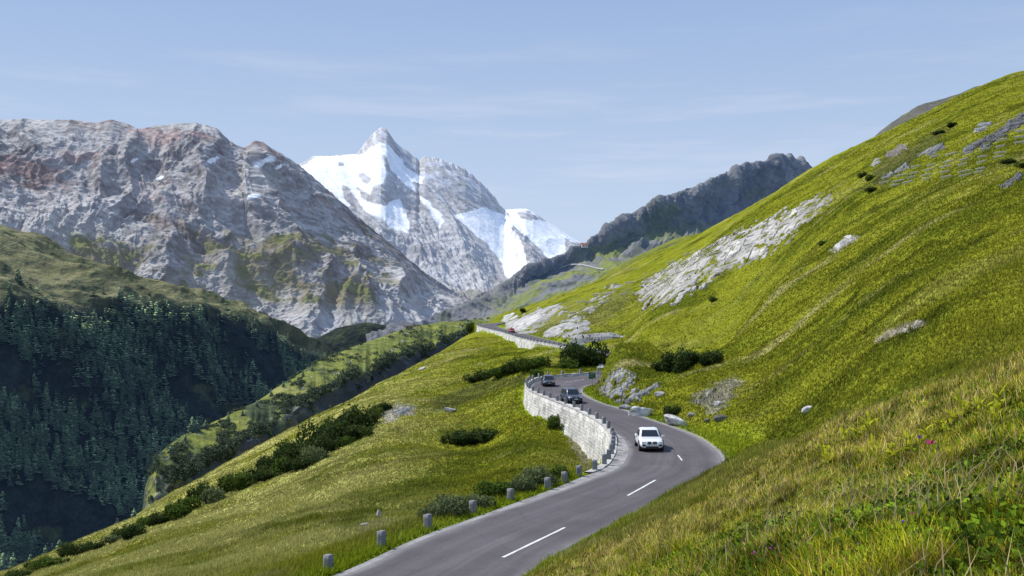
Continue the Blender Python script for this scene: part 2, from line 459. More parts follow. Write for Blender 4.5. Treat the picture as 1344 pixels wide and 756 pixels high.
# road cut and fill
roadD = np.full(X.shape, 99., np.float32); roadLat = np.zeros(X.shape, np.float32); roadI = np.zeros(X.shape, np.int32)
cand = np.argwhere((Y > 12) & (Y < 445) & (X > -24-0*Y) & (X < 42))
flat_i = cand[:, 0]*NU + cand[:, 1]
xf, yf = X.ravel()[flat_i], Y.ravel()[flat_i]
sub = np.arange(0, len(RC), 2)
best_i = np.zeros(len(xf), np.int32); 
rcx, rcy = RC[sub, 0].astype(np.float32), RC[sub, 1].astype(np.float32)
for i in range(0, len(xf), 40000):
    d2 = (xf[i:i+40000, None]-rcx)**2 + (yf[i:i+40000, None]-rcy)**2
    best_i[i:i+40000] = sub[np.argmin(d2, 1)]
def lateral(xf, yf, bi):
    dx = xf-RC[bi, 0]; dy = yf-RC[bi, 1]
    lat = dx*RN[bi, 0]+dy*RN[bi, 1]
    t = np.hypot(dx, dy); along = np.sqrt(np.maximum(t*t-lat*lat, 0))
    return lat, np.where(along > 2.5, np.hypot(along, np.abs(lat)), np.abs(lat))
lat, ad = lateral(xf, yf, best_i)
e = ad - RHW[best_i]
fr = np.clip(lat/RHW[best_i], -1, 1)
rz = RC[best_i, 2] + fr*(RR[best_i, 2]-RL[best_i, 2])/2
sst = RS[best_i]
shw = SHW(sst)
el = e - shw
walled = ((sst > S_W0) & (sst < S_W1)) | ((sst > S_U0) & (sst < S_U1))
zf = Z.ravel()[flat_i]
wl = np.where(walled, 1-sstep(-.12, .24, el), 1-sstep(1.7, 5.5, el))
wr = np.where(sst < s_at(6)+2, 1-sstep(.1, 1.2, e), np.where((sst > s_at(20)) & (sst < s_at(29)), 1-sstep(.3, 2.2, e), 1-sstep(.5, 5.0, e)))
wgt = np.where(lat < 0, wl, wr)
tgt = rz - np.where(e < np.where(lat < 0, shw+.1, .3), .16, .03)
zn = zf*(1-wgt) + tgt*wgt
Zr = Z.ravel(); Zr[flat_i] = zn; Z = Zr.reshape(Z.shape)
roadD.ravel()[flat_i] = e; roadLat.ravel()[flat_i] = lat; roadI.ravel()[flat_i] = best_i

PYT = HZ - Z/Y*F
def tz(x, y):
    """terrain height at world x, y"""
    x = np.atleast_1d(np.asarray(x, float)); y = np.atleast_1d(np.asarray(y, float))
    px = CX + x/y*F; l = np.log(y)
    a = np.clip((px-PX0)/(PX1-PX0)*(NU-1), 0, NU-1.001)
    b = np.interp(l, ls, np.arange(NLT)); b = np.clip(b, 0, NLT-1.001)
    i = a.astype(int); j = b.astype(int); fa = a-i; fb = b-j
    return (Z[j, i]*(1-fa)+Z[j, i+1]*fa)*(1-fb)+(Z[j+1, i]*(1-fa)+Z[j+1, i+1]*fa)*fb
def hit(px, py, dmin=4, dmax=480):
    """first point of the terrain met along a line of sight"""
    i = int(round((px-PX0)/(PX1-PX0)*(NU-1)))
    colp = PYT[:, i]
    ok = (colp <= py) & (np.exp(ls) >= dmin)
    j = int(np.argmax(ok)) if ok.any() else NLT-1
    D = float(np.exp(ls[j])); return ((px-CX)/F*D, D, float(Z[j, i]))

def meadow_colour(x, y, px, py):
    """albedo of the turf"""
    n1 = fbm2(x/46, y/34, 4); n2 = fbm2(x/15+5, y/8, 4); n3 = fbm2(x/3.2, y/2.2, 3); n4 = fbm2(x/28-7, y/15+3, 4)
    c = np.zeros(x.shape+(3,), np.float32) + np.array((.196, .208, .018), np.float32)
    c = mixc(c, (.142, .166, .015), sstep(-.15, .35, n2+.22*n3))
    c = mixc(c, (.078, .098, .010), sstep(.02, .36, n4+.25*n3)*.75)
    c = mixc(c, (.265, .262, .048), sstep(.05, .45, n1+.35*n2)*.75)
    c = mixc(c, (.34, .30, .13), sstep(.16, .5, fbm2(x/30+31, y/9, 4)+.2*n3)*.6)
    c = mixc(c, (.055, .068, .008), sstep(.20, .42, fbm2(x/9-3, y/6, 4)+.25*n4)*.7)
    return c

TC = meadow_colour(X, Y, U, PYT)
# straw coloured crest of the near spur, green verge by the road, pale scree patches
crest = sstep(9, 16, Y)*sstep(75, 45, Y)*sstep(690, 850, U)
TC = mixc(TC, (.26, .22, .08), crest*.45*sstep(-.25, .3, fbm2(X/3, Y/5, 3)))
verge = sstep(2.6, .6, roadD)
TC = mixc(TC, (.20, .27, .012), verge*.85)
TC = mixc(TC, (.22, .20, .17), sstep(.55, .15, roadD)*.8)
lw = sstep(640, 430, U)*sstep(44, 62, Y)
TC = mixc(TC, (.42, .40, .13), lw*sstep(-.45, .2, fbm2(X/24+3, Y/16, 4)+.4*fbm2(X/4, Y/4, 3))*.85)
near_ground = sstep(14, 6, Y)
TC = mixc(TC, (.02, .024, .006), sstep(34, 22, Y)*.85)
def zone(poly, colr, amt, soft, nz=6.0, ns=4.0):
    global TC
    x0 = min(p[0] for p in poly)-20; x1 = max(p[0] for p in poly)+20
    sel = (U > x0) & (U < x1) & (Y > 45)
    u, v = U[sel], PYT[sel]; xx, yy = X[sel], Y[sel]
    sd = poly_sd(u, v, poly) + fbm2(xx/ns, yy/ns, 4)*nz
    TC[sel] = mixc(TC[sel], colr, sstep(0, soft, sd)*amt)
zone([(1145,446),(1165,432),(1195,422),(1220,424),(1205,434),(1170,444),(1150,452)], (.40,.36,.26), .9, 4)
zone([(905,520),(935,500),(965,492),(978,500),(960,530),(940,545),(912,540)], (.33,.31,.24), .75, 8, 14, 2.5)
zone([(690,410),(745,398),(800,380),(830,372),(835,400),(800,425),(760,440),(700,440)], (.15,.15,.06), .5, 10, 22, 3)
zone([(740,548),(756,560),(770,590),(778,612),(768,618),(748,590),(735,565)], (.32,.29,.22), .7, 6, 10, 2)
zone([(494,540),(520,528),(548,532),(545,545),(515,556),(500,552)], (.36,.34,.29), .8, 6, 12, 3)
zone([(1085,330),(1120,308),(1130,312),(1100,330)], (.40,.38,.33), .9, 4, 6, 4)
zone([(430,690),(470,655),(540,618),(610,595),(680,572),(720,585),(640,625),(560,650),(500,680),(450,712)], (.09,.12,.012), .55, 12, 26, 4)
zone([(895,560),(950,548),(1010,560),(1000,590),(955,606),(925,590)], (.27,.32,.02), .8, 12, 10, 4)  # turf painted lighter to offset the shading of this hollow
zone([(450,700),(500,680),(520,690),(480,705)], (.22,.19,.13), .5, 6, 14, 2)
zone([(1140,240),(1155,205),(1190,188),(1250,158),(1260,165),(1200,215),(1160,250)], (.06,.065,.035), .6, 8, 14, 8)  # dark colour painted in for the shadowed hollow
zone([(570,520),(640,495),(690,490),(690,505),(640,520),(600,538),(560,545)], (.09,.10,.03), .7, 6, 8, 5)

M_turf = col_mat('turf', scales=((1.1, .22), (.22, .18)), bumps=((1.3, .5, .5), (4.5, .45, .2)), spec=0)
terrain = mesh_np('terrain', np.stack([X, Y, Z], -1), grid_faces(NLT, NU), M_turf, TC)
tag(terrain, 'green alpine hillside the road is cut into', kind='structure')

# ------------------------------------------------------------------ far relief, as sheets between control lines
def sheet(name, rows, px, nt_, disp, colour, mat, weights=None, kind='structure', label=None, jag=None):
    """rows: list of (px list, py list, D list) from the foot to the skyline and over it"""
    lines = []
    for pxs, pys, pxd, ds in rows:
        py = np.interp(px, pxs, pys); D = np.interp(px, pxd, ds)
        lines.append(np.stack([(px-CX)/F*D, D, (HZ-py)/F*D], -1))
    lines = np.array(lines)                       # K, nu, 3
    K_ = len(lines)
    ts = np.linspace(0, K_-1, nt_) if weights is None else np.interp(np.linspace(0, 1, nt_), weights, np.arange(K_))
    Q = np.concatenate([2*lines[:1]-lines[1:2], lines, 2*lines[-1:]-lines[-2:-1]], 0)
    k = np.clip(ts.astype(int), 0, K_-2); f = (ts-k)[:, None, None]
    p0, p1, p2, p3 = Q[k], Q[k+1], Q[k+2], Q[k+3]
    tau = .25
    m1 = (p2-p0)*tau*1.0; m2 = (p3-p1)*tau*1.0
    Pp = (2*f**3-3*f**2+1)*p1 + (f**3-2*f**2+f)*m1 + (-2*f**3+3*f**2)*p2 + (f**3-f**2)*m2
    Pp = Pp.astype(np.float32)
    T = np.broadcast_to(ts[:, None], Pp.shape[:2])
    if jag is not None:   # broken crest line
        Pp[..., 2] -= jag[None, :]/F*Pp[..., 1]*np.exp(-((T-2)/.10)**2)
    du = np.gradient(Pp, axis=1); dv = np.gradient(Pp, axis=0)
    nn = np.cross(du, dv); nn /= np.linalg.norm(nn, axis=-1, keepdims=True)+1e-9
    nn *= np.sign((-(Pp*nn).sum(-1)))[..., None]
    # smooth the normals used for displacement
    d = disp(Pp, T)
    Pd = Pp + nn*d[..., None]
    u = CX + Pd[..., 0]/Pd[..., 1]*F; v = HZ - Pd[..., 2]/Pd[..., 1]*F
    du = np.gradient(Pd, axis=1); dv = np.gradient(Pd, axis=0)
    n2 = np.cross(du, dv); n2 /= np.linalg.norm(n2, axis=-1, keepdims=True)+1e-9
    n2 *= np.sign(n2[..., 2:3]+1e-6)
    C = colour(Pd, n2, T, u, v, d)
    o = mesh_np(name, Pd, grid_faces(nt_, len(px)), mat, C)
    tag(o, label, kind=kind)
    return o, Pd, T, u, v, n2

# --- rocky massif on the other side of the valley
SILx = [-350,-200,0,40,100,125,145,162,178,205,240,270,285,293,300,320,326,335,345,352,375,400,430,470,520,560,600,640,700]
SILy = [205,170,158,157,160,163,159,164,171,165,163,164,171,180,187,197,193,186,187,193,206,223,249,286,327,362,388,400,420]
def rk_disp(P, T):
    x, y, z = P[..., 0], P[..., 1], P[..., 2]
    wx = fbm3(x/600, y/900, z/600, 4)*190
    a_ = x+.50*z+wx
    er = eroded2(a_/520, z/900+y/3000, 8, .55, .8)
    rib = ridged2(a_/300+3, z/1500+y/4000, 4, .45)
    gul = ridged2((a_+wx*.3)/95, z/420, 4, .5)
    st = fbm3(x/45, y/60, (z+.35*x)/22, 4)
    cliff = ridged3(x/150, y/150, z/110, 4)
    amp = np.interp(T, [0, .6, 1.6, 1.97, 3], [.5, 1, .85, .10, .1])
    bench = sstep(.1, .5, fbm3(x/500+4, y/500, z/300, 3))
    return (er*240 + (rib-.4)*120 - (gul-.4)*13*(1-.6*bench) + st*5 + (cliff-.35)*13*(1-.5*bench) + (ridged2(a_/64+7, z/130, 4)-.4)*8 + (ridged2((x*.94-z*.34)/150, (z*.94+x*.34)/34, 4)-.4)*9 + (ridged3(x/30+5, y/30, z/24, 3)-.4)*4)*amp
def rk_col(P, n, T, u, v, d):
    x, y, z = P[..., 0], P[..., 1], P[..., 2]
    n1 = fbm3(x/380, y/380, z/260, 5); n2 = fbm3(x/90, y/90, z/60, 4); n3 = fbm3(x/240+9, y/240, z/140, 5)
    c = np.zeros(P.shape, np.float32)+np.array((.315, .302, .295), np.float32)
    c = mixc(c, (.215, .188, .185), sstep(.0, .28, n1+.5*n2)*.85)
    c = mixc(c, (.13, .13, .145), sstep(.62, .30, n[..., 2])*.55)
    c = mixc(c, (.34, .20, .175), sstep(.12, .34, n3+.35*n2)*.6*sstep(330, 250, v))
    c = mixc(c, (.40, .388, .372), sstep(.05, .4, -n1+.4*n2)*.8)
    n5 = fbm3(x/28, y/40, (z+.35*x)/13, 4)
    c = c*(1+.45*np.clip(n5*2, -1, 1))[..., None]
    scree = sstep(.72, .86, n[..., 2])*sstep(-.2, .25, -n3)
    c = mixc(c, (.46, .45, .435), scree*.75)
    # vegetation on the lower, gentler ground
    low = sstep(290, 350, v + n1*60 + n2*40)
    veg = low*sstep(.42, .72, n[..., 2]+.5*n2)*sstep(-.22, .15, n3+.6*n2)
    zon = np.maximum.reduce([np.exp(-((u-112)/45)**2-((v-340)/36)**2), np.exp(-((u-350)/55)**2-((v-365)/42)**2)*1.2, np.exp(-((u-235)/55)**2-((v-385)/28)**2), np.exp(-((u-430)/40)**2-((v-395)/22)**2)])
    vv = np.clip(veg*.75+zon*.6+zon*sstep(-.15, .2, n3+n2)*.9+sstep(340, 400, v+n1*40)*sstep(-.2, .2, n3+.7*n2)*.5, 0, 1)*sstep(560, 470, u)
    c = mixc(c, np.array((.150, .132, .055), np.float32), vv*.9)
    c = mixc(c, np.array((.135, .155, .028), np.float32), vv*sstep(.02, .3, n2)*.8)
    # pale river flats at the foot
    c = mixc(c, (.36, .37, .38), sstep(392, 412, v+n2*14)*sstep(380, 430, u)*.7)
    cr_ = ridged2((x+.5*z)/46+3, z/95, 4); c = c*(1-.45*sstep(.45, .68, cr_)*sstep(-.1, .2, n2+n1))[..., None]
    bd = ridged2((x*.94-z*.34)/190, (z*.94+x*.34)/30+n1*2, 4); c = c*(1-.35*sstep(.5, .72, bd)*sstep(-.2, .2, n3))[..., None]
    # leftover snow in hollows
    for (sx, sy, rx, ry) in [(278,211,9,3.5),(349,211,12,4),(340,217,7,3),(367,219,6,3),(331,258,8,3.5),(176,211,5,3),(211,233,5,2)]:
        c = mixc(c, (.85, .87, .9), sstep(1.15, .8, ((u-sx)/rx)**2+((v-sy+.35*(u-sx))/ry)**2 + n2*1.6 + n5*2.2))
    return c
px = np.linspace(-350, 700, 1250)
SIJ = fbm2(px/9, px*0+5, 4)*3.0*(.35+.65*sstep(280, 300, px))
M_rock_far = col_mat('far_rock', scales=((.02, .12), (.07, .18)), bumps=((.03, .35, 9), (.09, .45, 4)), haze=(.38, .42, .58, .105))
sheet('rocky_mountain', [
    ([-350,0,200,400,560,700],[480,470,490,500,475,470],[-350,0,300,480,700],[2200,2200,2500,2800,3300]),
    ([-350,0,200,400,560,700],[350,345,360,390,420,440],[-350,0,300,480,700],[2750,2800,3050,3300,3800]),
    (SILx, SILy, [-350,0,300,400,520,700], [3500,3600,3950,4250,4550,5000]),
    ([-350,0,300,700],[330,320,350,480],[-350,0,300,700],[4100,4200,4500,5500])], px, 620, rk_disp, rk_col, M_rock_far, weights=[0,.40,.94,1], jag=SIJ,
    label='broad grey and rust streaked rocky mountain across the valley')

# --- the snow mountain
def zp(L, ox=380, oy=150, s=3.36): return [(ox+a/s, oy+b/s) for a, b in L]
SNOW = [zp([(45,235),(120,185),(330,180),(345,150),(400,125),(435,140),(470,175),(520,235),(585,280),(590,310),(545,305),(560,345),(520,320),(470,265),(445,250),(425,180),(412,180),(432,235),(440,262),(415,300),(370,320),(355,355),(300,325),(310,360),(350,385),(420,405),(485,372),(505,420),(525,470),(525,522),(470,510),(400,465),(325,425),(300,370),(250,315),(232,310),(238,365),(265,410),(230,385),(150,330)]),
        zp([(572,360),(610,380),(660,430),(690,470),(662,500),(630,460),(615,420),(585,385)]),
        zp([(730,445),(790,425),(870,408),(900,430),(960,440),(990,480),(975,500),(1020,560),(1040,640),(1060,700),(1010,730),(965,720),(900,610),(850,560),(790,510),(745,470)]),
        zp([(950,418),(1040,413),(1100,440),(1150,478),(1230,528),(1310,572),(1255,562),(1210,542),(1225,600),(1150,645),(1080,570),(1000,500),(965,445)])]
ROCKI = [zp([(303,262),(330,258),(356,285),(340,305),(315,290)]), zp([(218,212),(236,215),(232,226),(220,222)]), zp([(1005,428),(1060,425),(1130,470),(1080,468),(1020,458)])]
def snow_mask(u, v, jit):
    m = np.full(u.shape, -99., np.float32)
    for p in SNOW: m = np.maximum(m, poly_sd(u, v, p))
    for p in ROCKI: m = np.minimum(m, -poly_sd(u, v, p))
    return m + jit
def gl_disp(P, T):
    x, y, z = P[..., 0], P[..., 1], P[..., 2]
    u = CX + x/y*F; v = HZ - z/y*F
    wx = fbm3(x/1500, y/1500, z/1500, 3)*380
    a_ = x+.85*z+wx
    er = eroded2(a_/1200, z/2300, 8, .55, .8)
    rib = ridged2(a_/620+5, z/3600, 4, .45)
    gul = ridged2((a_+wx*.3)/170, z/1000, 4, .5)
    st = fbm3(x/90, y/120, (z+.5*x)/50, 5)
    sm = sstep(-9, 9, snow_mask(u, v, 0))
    amp = np.interp(T, [0, .6, 1.3, 1.7, 1.97, 3], [.6, 1, .8, .32, .03, .03])
    rough = er*360 + (rib-.4)*160 - (gul-.4)*60 + st*34
    smooth = er*360 + (rib-.4)*70 + fbm3(x/900, y/900, z/900, 3)*30 + st*3
    rough = rough + (ridged2(a_/120+7, z/300, 4)-.4)*34 + (ridged2((x*.9-z*.44)/260, (z*.9+x*.44)/60, 4)-.4)*22
    return (rough*(1-sm) + smooth*sm - sm*12)*amp
def gl_col(P, n, T, u, v, d):
    x, y, z = P[..., 0], P[..., 1], P[..., 2]
    n1 = fbm3(x/600, y/600, z/500, 5); n2 = fbm3(x/150, y/150, z/120, 5)
    c = np.zeros(P.shape, np.float32)+np.array((.38, .375, .375), np.float32)
    c = mixc(c, (.25, .24, .25), sstep(0, .3, n1+.5*n2)*.7)
    n5 = fbm3(x/70, y/90, (z+.5*x)/34, 4)
    c = c*(1+.4*np.clip(n5*2, -1, 1))[..., None]
    c = mixc(c, (.36, .37, .39), sstep(.05, .4, -n1+.6*n2)*.6)
    veg = sstep(365, 410, v+n1*60)*sstep(-.1, .25, n2+n1*.6)
    c = mixc(c, (.17, .165, .09), veg*.6)
    jit = (n2*5 + n1*3)
    sm = sstep(-.6, .9, snow_mask(u, v, jit))
    # snow dusted upper rock, streaked down the gullies
    high = sstep(275, 205, v - .22*(u-520))
    dust = sstep(-.02, .22, ridged2((x*.9+z*.5)/90, (z-x*.4)/520, 4)-.45+n2*.5)*high
    dust = np.maximum(dust, sstep(.05, .3, n2)*sstep(262, 232, v)*sstep(470, 500, u))
    c = mixc(c, (.62, .65, .72), np.clip(dust, 0, 1)*.6)
    sc = np.zeros(P.shape, np.float32)+np.array((.83, .85, .88), np.float32)
    cre = sstep(.1, .5, fbm2(x/40, (z+.3*x)/16, 4))*sstep(275, 330, v)
    sc = mixc(sc, (.60, .65, .70), cre*.45)
    return c*(1-sm[..., None]) + sc*sm[..., None]
GLx = [330,360,385,398,412,440,468,475,483,490,495,500,506,508,513,517,522,527,533,540,546,550,553,558,565,575,590,600,610,620,630,640,650,656,662,675,690,700,710,720,745,765,790,860]
GLy = [260,236,219,214,205,204,203,193,184,177,172,168,169,173,180,187,190,196,198,204,207,213,209,207,208,209,214,218,223,231,239,250,261,270,276,275,275,279,286,293,309,322,340,380]
px = np.linspace(330, 860, 900)
GLJ = (fbm2(px/7, px*0+3, 4)*5.5+np.abs(perlin2(px/3.2, px*0))*-2)*(.25+.75*sstep(548, 560, px)*sstep(662, 650, px)+.35*sstep(470, 480, px)*sstep(548, 540, px))
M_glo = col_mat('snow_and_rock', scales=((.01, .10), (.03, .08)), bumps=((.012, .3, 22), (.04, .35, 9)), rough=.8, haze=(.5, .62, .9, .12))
sheet('snow_mountain', [
    ([330,500,620,700,860],[420,450,450,420,420],[330,860],[5600,6200]),
    ([330,400,500,600,700,800,860],[340,345,360,375,375,372,395],[330,860],[6700,7300]),
    (GLx, GLy, [330,500,660,860], [8600,9000,9300,9800]),
    ([330,500,860],[400,380,480],[330,860],[10500,10800])], px, 560, gl_disp, gl_col, M_glo, weights=[0,.35,.95,1], jag=GLJ,
    label='snow capped pointed mountain with glaciers at the valley head')

# --- dark ridge behind the road hillside
RGx = [480,560,585,612,640,665,690,710,730,750,770,785,800,815,830,845,860,868,875,888,900,915,925,945,960,970,980,990,1000,1006,1012,1018,1025,1031,1038,1044,1050,1058,1065,1080,1150,1260]
RGy = [440,422,411,398,384,370,356,350,344,334,323,312,302,293,285,277,269,262,261,257,253,250,245,234,229,226,221,223,221,219,213,212,207,209,206,213,212,218,223,236,280,320]
def rg_disp(P, T):
    x, y, z = P[..., 0], P[..., 1], P[..., 2]
    wx = fbm3(x/300, y/300, z/300, 3)*90
    a_ = x-.15*z+wx
    er = eroded2(a_/260, z/480, 8, .55, .8); rib = ridged2(a_/120, z/420, 4, .5)*1.25; gul = ridged2((a_+wx*.4)/42, z/170, 4, .5); st = fbm3(x/25, y/25, z/16, 4)
    amp = np.interp(T, [0, .5, 1.6, 1.97, 3], [.3, .6, 1.0, .12, .1])
    fine = (ridged2((a_)/30+7, z/70, 4)-.4)*9 + (ridged2((x*.9-z*.44)/60, (z*.9+x*.44)/16, 4)-.4)*6
    return (er*36 + (rib-.4)*34 - (gul-.4)*12 + st*3 + fine*.8)*amp
def rg_col(P, n, T, u, v, d):
    x, y, z = P[..., 0], P[..., 1], P[..., 2]
    n1 = fbm3(x/220, y/220, z/150, 5); n2 = fbm3(x/45, y/45, z/35, 4); n4 = fbm3(x/120+5, y/120, z/120, 4)
    c = np.zeros(P.shape, np.float32)+np.array((.150, .150, .148), np.float32)
    c = mixc(c, (.22, .215, .205), sstep(.0, .35, n1+.5*n2)*.8)
    c = mixc(c, (.110, .120, .055), sstep(.05, .3, n4+.4*n2)*.75*sstep(215, 260, v))
    tip = np.exp(-((u-1035)/26)**2)
    c = mixc(c, (.27, .27, .27), tip*.75*sstep(-.25, .2, n2+.4*n1))
    # grass shoulder, lower down
    g = sstep(-4, 22, (v - np.interp(u, RGx, RGy)) + n4*40)*sstep(960, 790, u)*sstep(600, 650, u)*sstep(.30, .55, n[..., 2])
    c = mixc(c, (.17, .19, .035), g*sstep(-.16, .10, n4+.5*n2)*.95)
    c = mixc(c, (.035, .048, .022), sstep(.02, .2, -n4+.5*n2)*g*.75)
    c = mixc(c, (.16, .16, .155), sstep(.2, .34, fbm3(x/60-4, y/60, z/18, 4))*g*.6)
    tal = sstep(.1, .4, n1-n2*.4)*sstep(640, 590, u)
    c = mixc(c, (.20, .205, .205), tal*.6)
    return c
px = np.linspace(480, 1260, 900)
RGJ = fbm2(px/9, px*0+8, 4)*2.6
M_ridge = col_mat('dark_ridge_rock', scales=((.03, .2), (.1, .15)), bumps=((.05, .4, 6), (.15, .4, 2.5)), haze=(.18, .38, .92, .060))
_, RP, RT, RU, RV, _n = sheet("dark_ridge", [
    ([480,560,660,760,900,1260],[470,470,460,420,370,330],[480,660,760,900,1260],[1750,1500,1500,1800,2500]),
    ([480,560,660,700,760,850,900,1000,1260],[452,440,404,377,349,315,297,258,322],[480,560,660,760,850,900,1000,1260],[2150,2050,1950,1980,2020,2040,2200,2550]),
    (RGx, RGy, [480,585,700,770,900,1040,1260], [2230,2110,2000,2035,2095,2290,2620]),
    ([480,1260],[520,420],[480,1260],[2500,3000])], px, 560, rg_disp, rg_col, M_ridge, weights=[0,.35,.95,1], jag=RGJ,
    label='dark craggy ridge rising behind the green hillside')

# --- small lit green hill in front of that ridge
def hl_disp(P, T):
    x, y, z = P[..., 0], P[..., 1], P[..., 2]
    return fbm3(x/60, y/60, z/60, 5)*5*np.interp(T, [0, 1, 2], [1, .5, 1])
def hl_col(P, n, T, u, v, d):
    c = meadow_colour(P[..., 0]/3, P[..., 1]/3, u, v)*.9
    n2 = fbm3(P[..., 0]/14, P[..., 1]/14, P[..., 2]/14, 4)
    c = mixc(c, (.10, .11, .05), sstep(.05, .3, n2)*.6)
    return c
M_hill = col_mat('hill_turf', scales=((.2, .25), (.6, .2)), bumps=((.15, .6, 3), (.5, .5, 1)), haze=(.42, .56, .9, .01))
px = np.linspace(700, 1100, 260)
sheet('green_hill', [
    ([700,800,905,1100],[440,410,370,330],[700,1100],[760,820]),
    ([700,760,800,830,860,885,905,960,1100],[420,386,355,340,326,314,310,304,300],[700,1100],[940,1000]),
    ([700,1100],[440,400],[700,1100],[1150,1200])], px, 130, hl_disp, hl_col, M_hill, weights=[0,.8,1], label='small sunlit grassy hill behind the skyline')

# --- grey shoulder peeping over the skyline at the upper right
px = np.linspace(1050, 1420, 260)
def sh_col(P, n, T, u, v, d):
    n2 = fbm3(P[..., 0]/10, P[..., 1]/10, P[..., 2]/10, 5)
    c = np.zeros(P.shape, np.float32)+np.array((.10, .098, .085), np.float32)
    return mixc(c, (.13, .14, .05), sstep(0, .3, n2)*.8)
sheet('rocky_shoulder', [
    ([1050,1160,1280,1420],[330,230,190,170],[1050,1420],[520,500]),
    ([1050,1120,1150,1160,1185,1205,1215,1240,1262,1280,1300,1420],[250,205,178,169,152,140,136,130,124,116,112,130],[1050,1420],[640,600]),
    ([1050,1420],[300,200],[1050,1420],[760,720])], px, 120, lambda P, T: fbm3(P[..., 0]/30, P[..., 1]/30, P[..., 2]/18, 5)*4.0*np.interp(T, [0, 1, 2], [1, .45, 1]),
    sh_col, M_hill, weights=[0,.8,1], label='grey rocky shoulder showing above the grass skyline')

# --- shaded, wooded flank of the valley
def fl_disp(P, T):
    x, y, z = P[..., 0], P[..., 1], P[..., 2]
    a = ridged3(x/260, y/200, z/420, 5); b = fbm3(x/60, y/60, z/60, 5)
    amp = np.interp(T, [0, .8, 1.0, 1.5, 2, 3], [1, 1, .75, .8, .35, .5])
    return ((a-.4)*46 + b*15)*amp
def fl_col(P, n, T, u, v, d):
    x, y, z = P[..., 0], P[..., 1], P[..., 2]
    n1 = fbm3(x/110, y/110, z/80, 5); n2 = fbm3(x/26, y/26, z/20, 4); n3 = fbm3(x/60+3, y/160, z/26, 4)
    c = np.zeros(P.shape, np.float32)+np.array((.030, .040, .030), np.float32)
    c = mixc(c, (.085, .105, .04), sstep(.18, .4, n3+.4*n2)*.7)
    up = sstep(.86, 1.10, T + n1*.12)
    g = np.zeros(P.shape, np.float32)+np.array((.175, .170, .075), np.float32)
    g = mixc(g, (.085, .095, .035), sstep(-.05, .25, n3+.5*n2)*.85)
    g = mixc(g, (.040, .052, .024), sstep(.12, .34, n1+.6*n2)*.8)
    g = mixc(g, (.24, .22, .11), sstep(.1, .4, -n3+.4*n2)*.6)
    c = c*(1-up[..., None]) + g*up[..., None]
    rockw = sstep(.16, .4, n1+n2*.5)*sstep(.75, .3, T)
    c = mixc(c, (.10, .11, .12), rockw*.5)
    return c
M_flank = col_mat('wooded_slope', scales=((.05, .25), (.2, .2)), bumps=((.06, .6, 8), (.2, .6, 3)), haze=(.14, .30, .95, .017))
px = np.linspace(-350, 480, 620)
_, FP, FT, FU, FV, FN = sheet('valley_slope', [
    ([-350,0,150,250,420,480],[830,790,740,700,575,560],[-350,0,230,340,400,480],[960,1120,1360,1560,1800,2000]),
    ([-350,0,60,120,200,280,340,400,480],[360,394,397,397,401,406,430,456,490],[-350,0,230,340,400,480],[1080,1250,1500,1700,1900,2080]),
    ([-350,0,50,110,160,230,300,350,400,430,480],[240,297,318,345,365,388,410,425,450,463,485],[-350,0,230,400,480],[1650,1750,1850,2050,2180]),
    ([-350,480],[420,520],[-350,480],[2150,2400])], px, 460, fl_disp, fl_col, M_flank, weights=[0,.6,.93,1], label='steep shaded valley slope with a sunlit grassy shoulder')
# dark spur closing the valley
px = np.linspace(370, 600, 240)
sheet('dark_spur', [
    ([370,600],[540,520],[370,600],[2120,2150]),
    ([370,400,440,480,515,560,600],[468,453,432,423,428,442,462],[370,600],[2230,2260]),
    ([370,600],[520,500],[370,600],[2450,2500])], px, 110, lambda P, T: fbm3(P[..., 0]/60, P[..., 1]/60, P[..., 2]/60, 5)*14*np.interp(T, [0, 1, 2], [1, .4, 1]),
    lambda P, n, T, u, v, d: mixc(np.zeros(P.shape, np.float32)+np.array((.026, .036, .022), np.float32), (.06, .075, .03), sstep(0, .3, fbm3(P[..., 0]/30, P[..., 1]/30, P[..., 2]/30, 4))), M_flank,
    weights=[0,.8,1], label='dark wooded spur closing the valley')

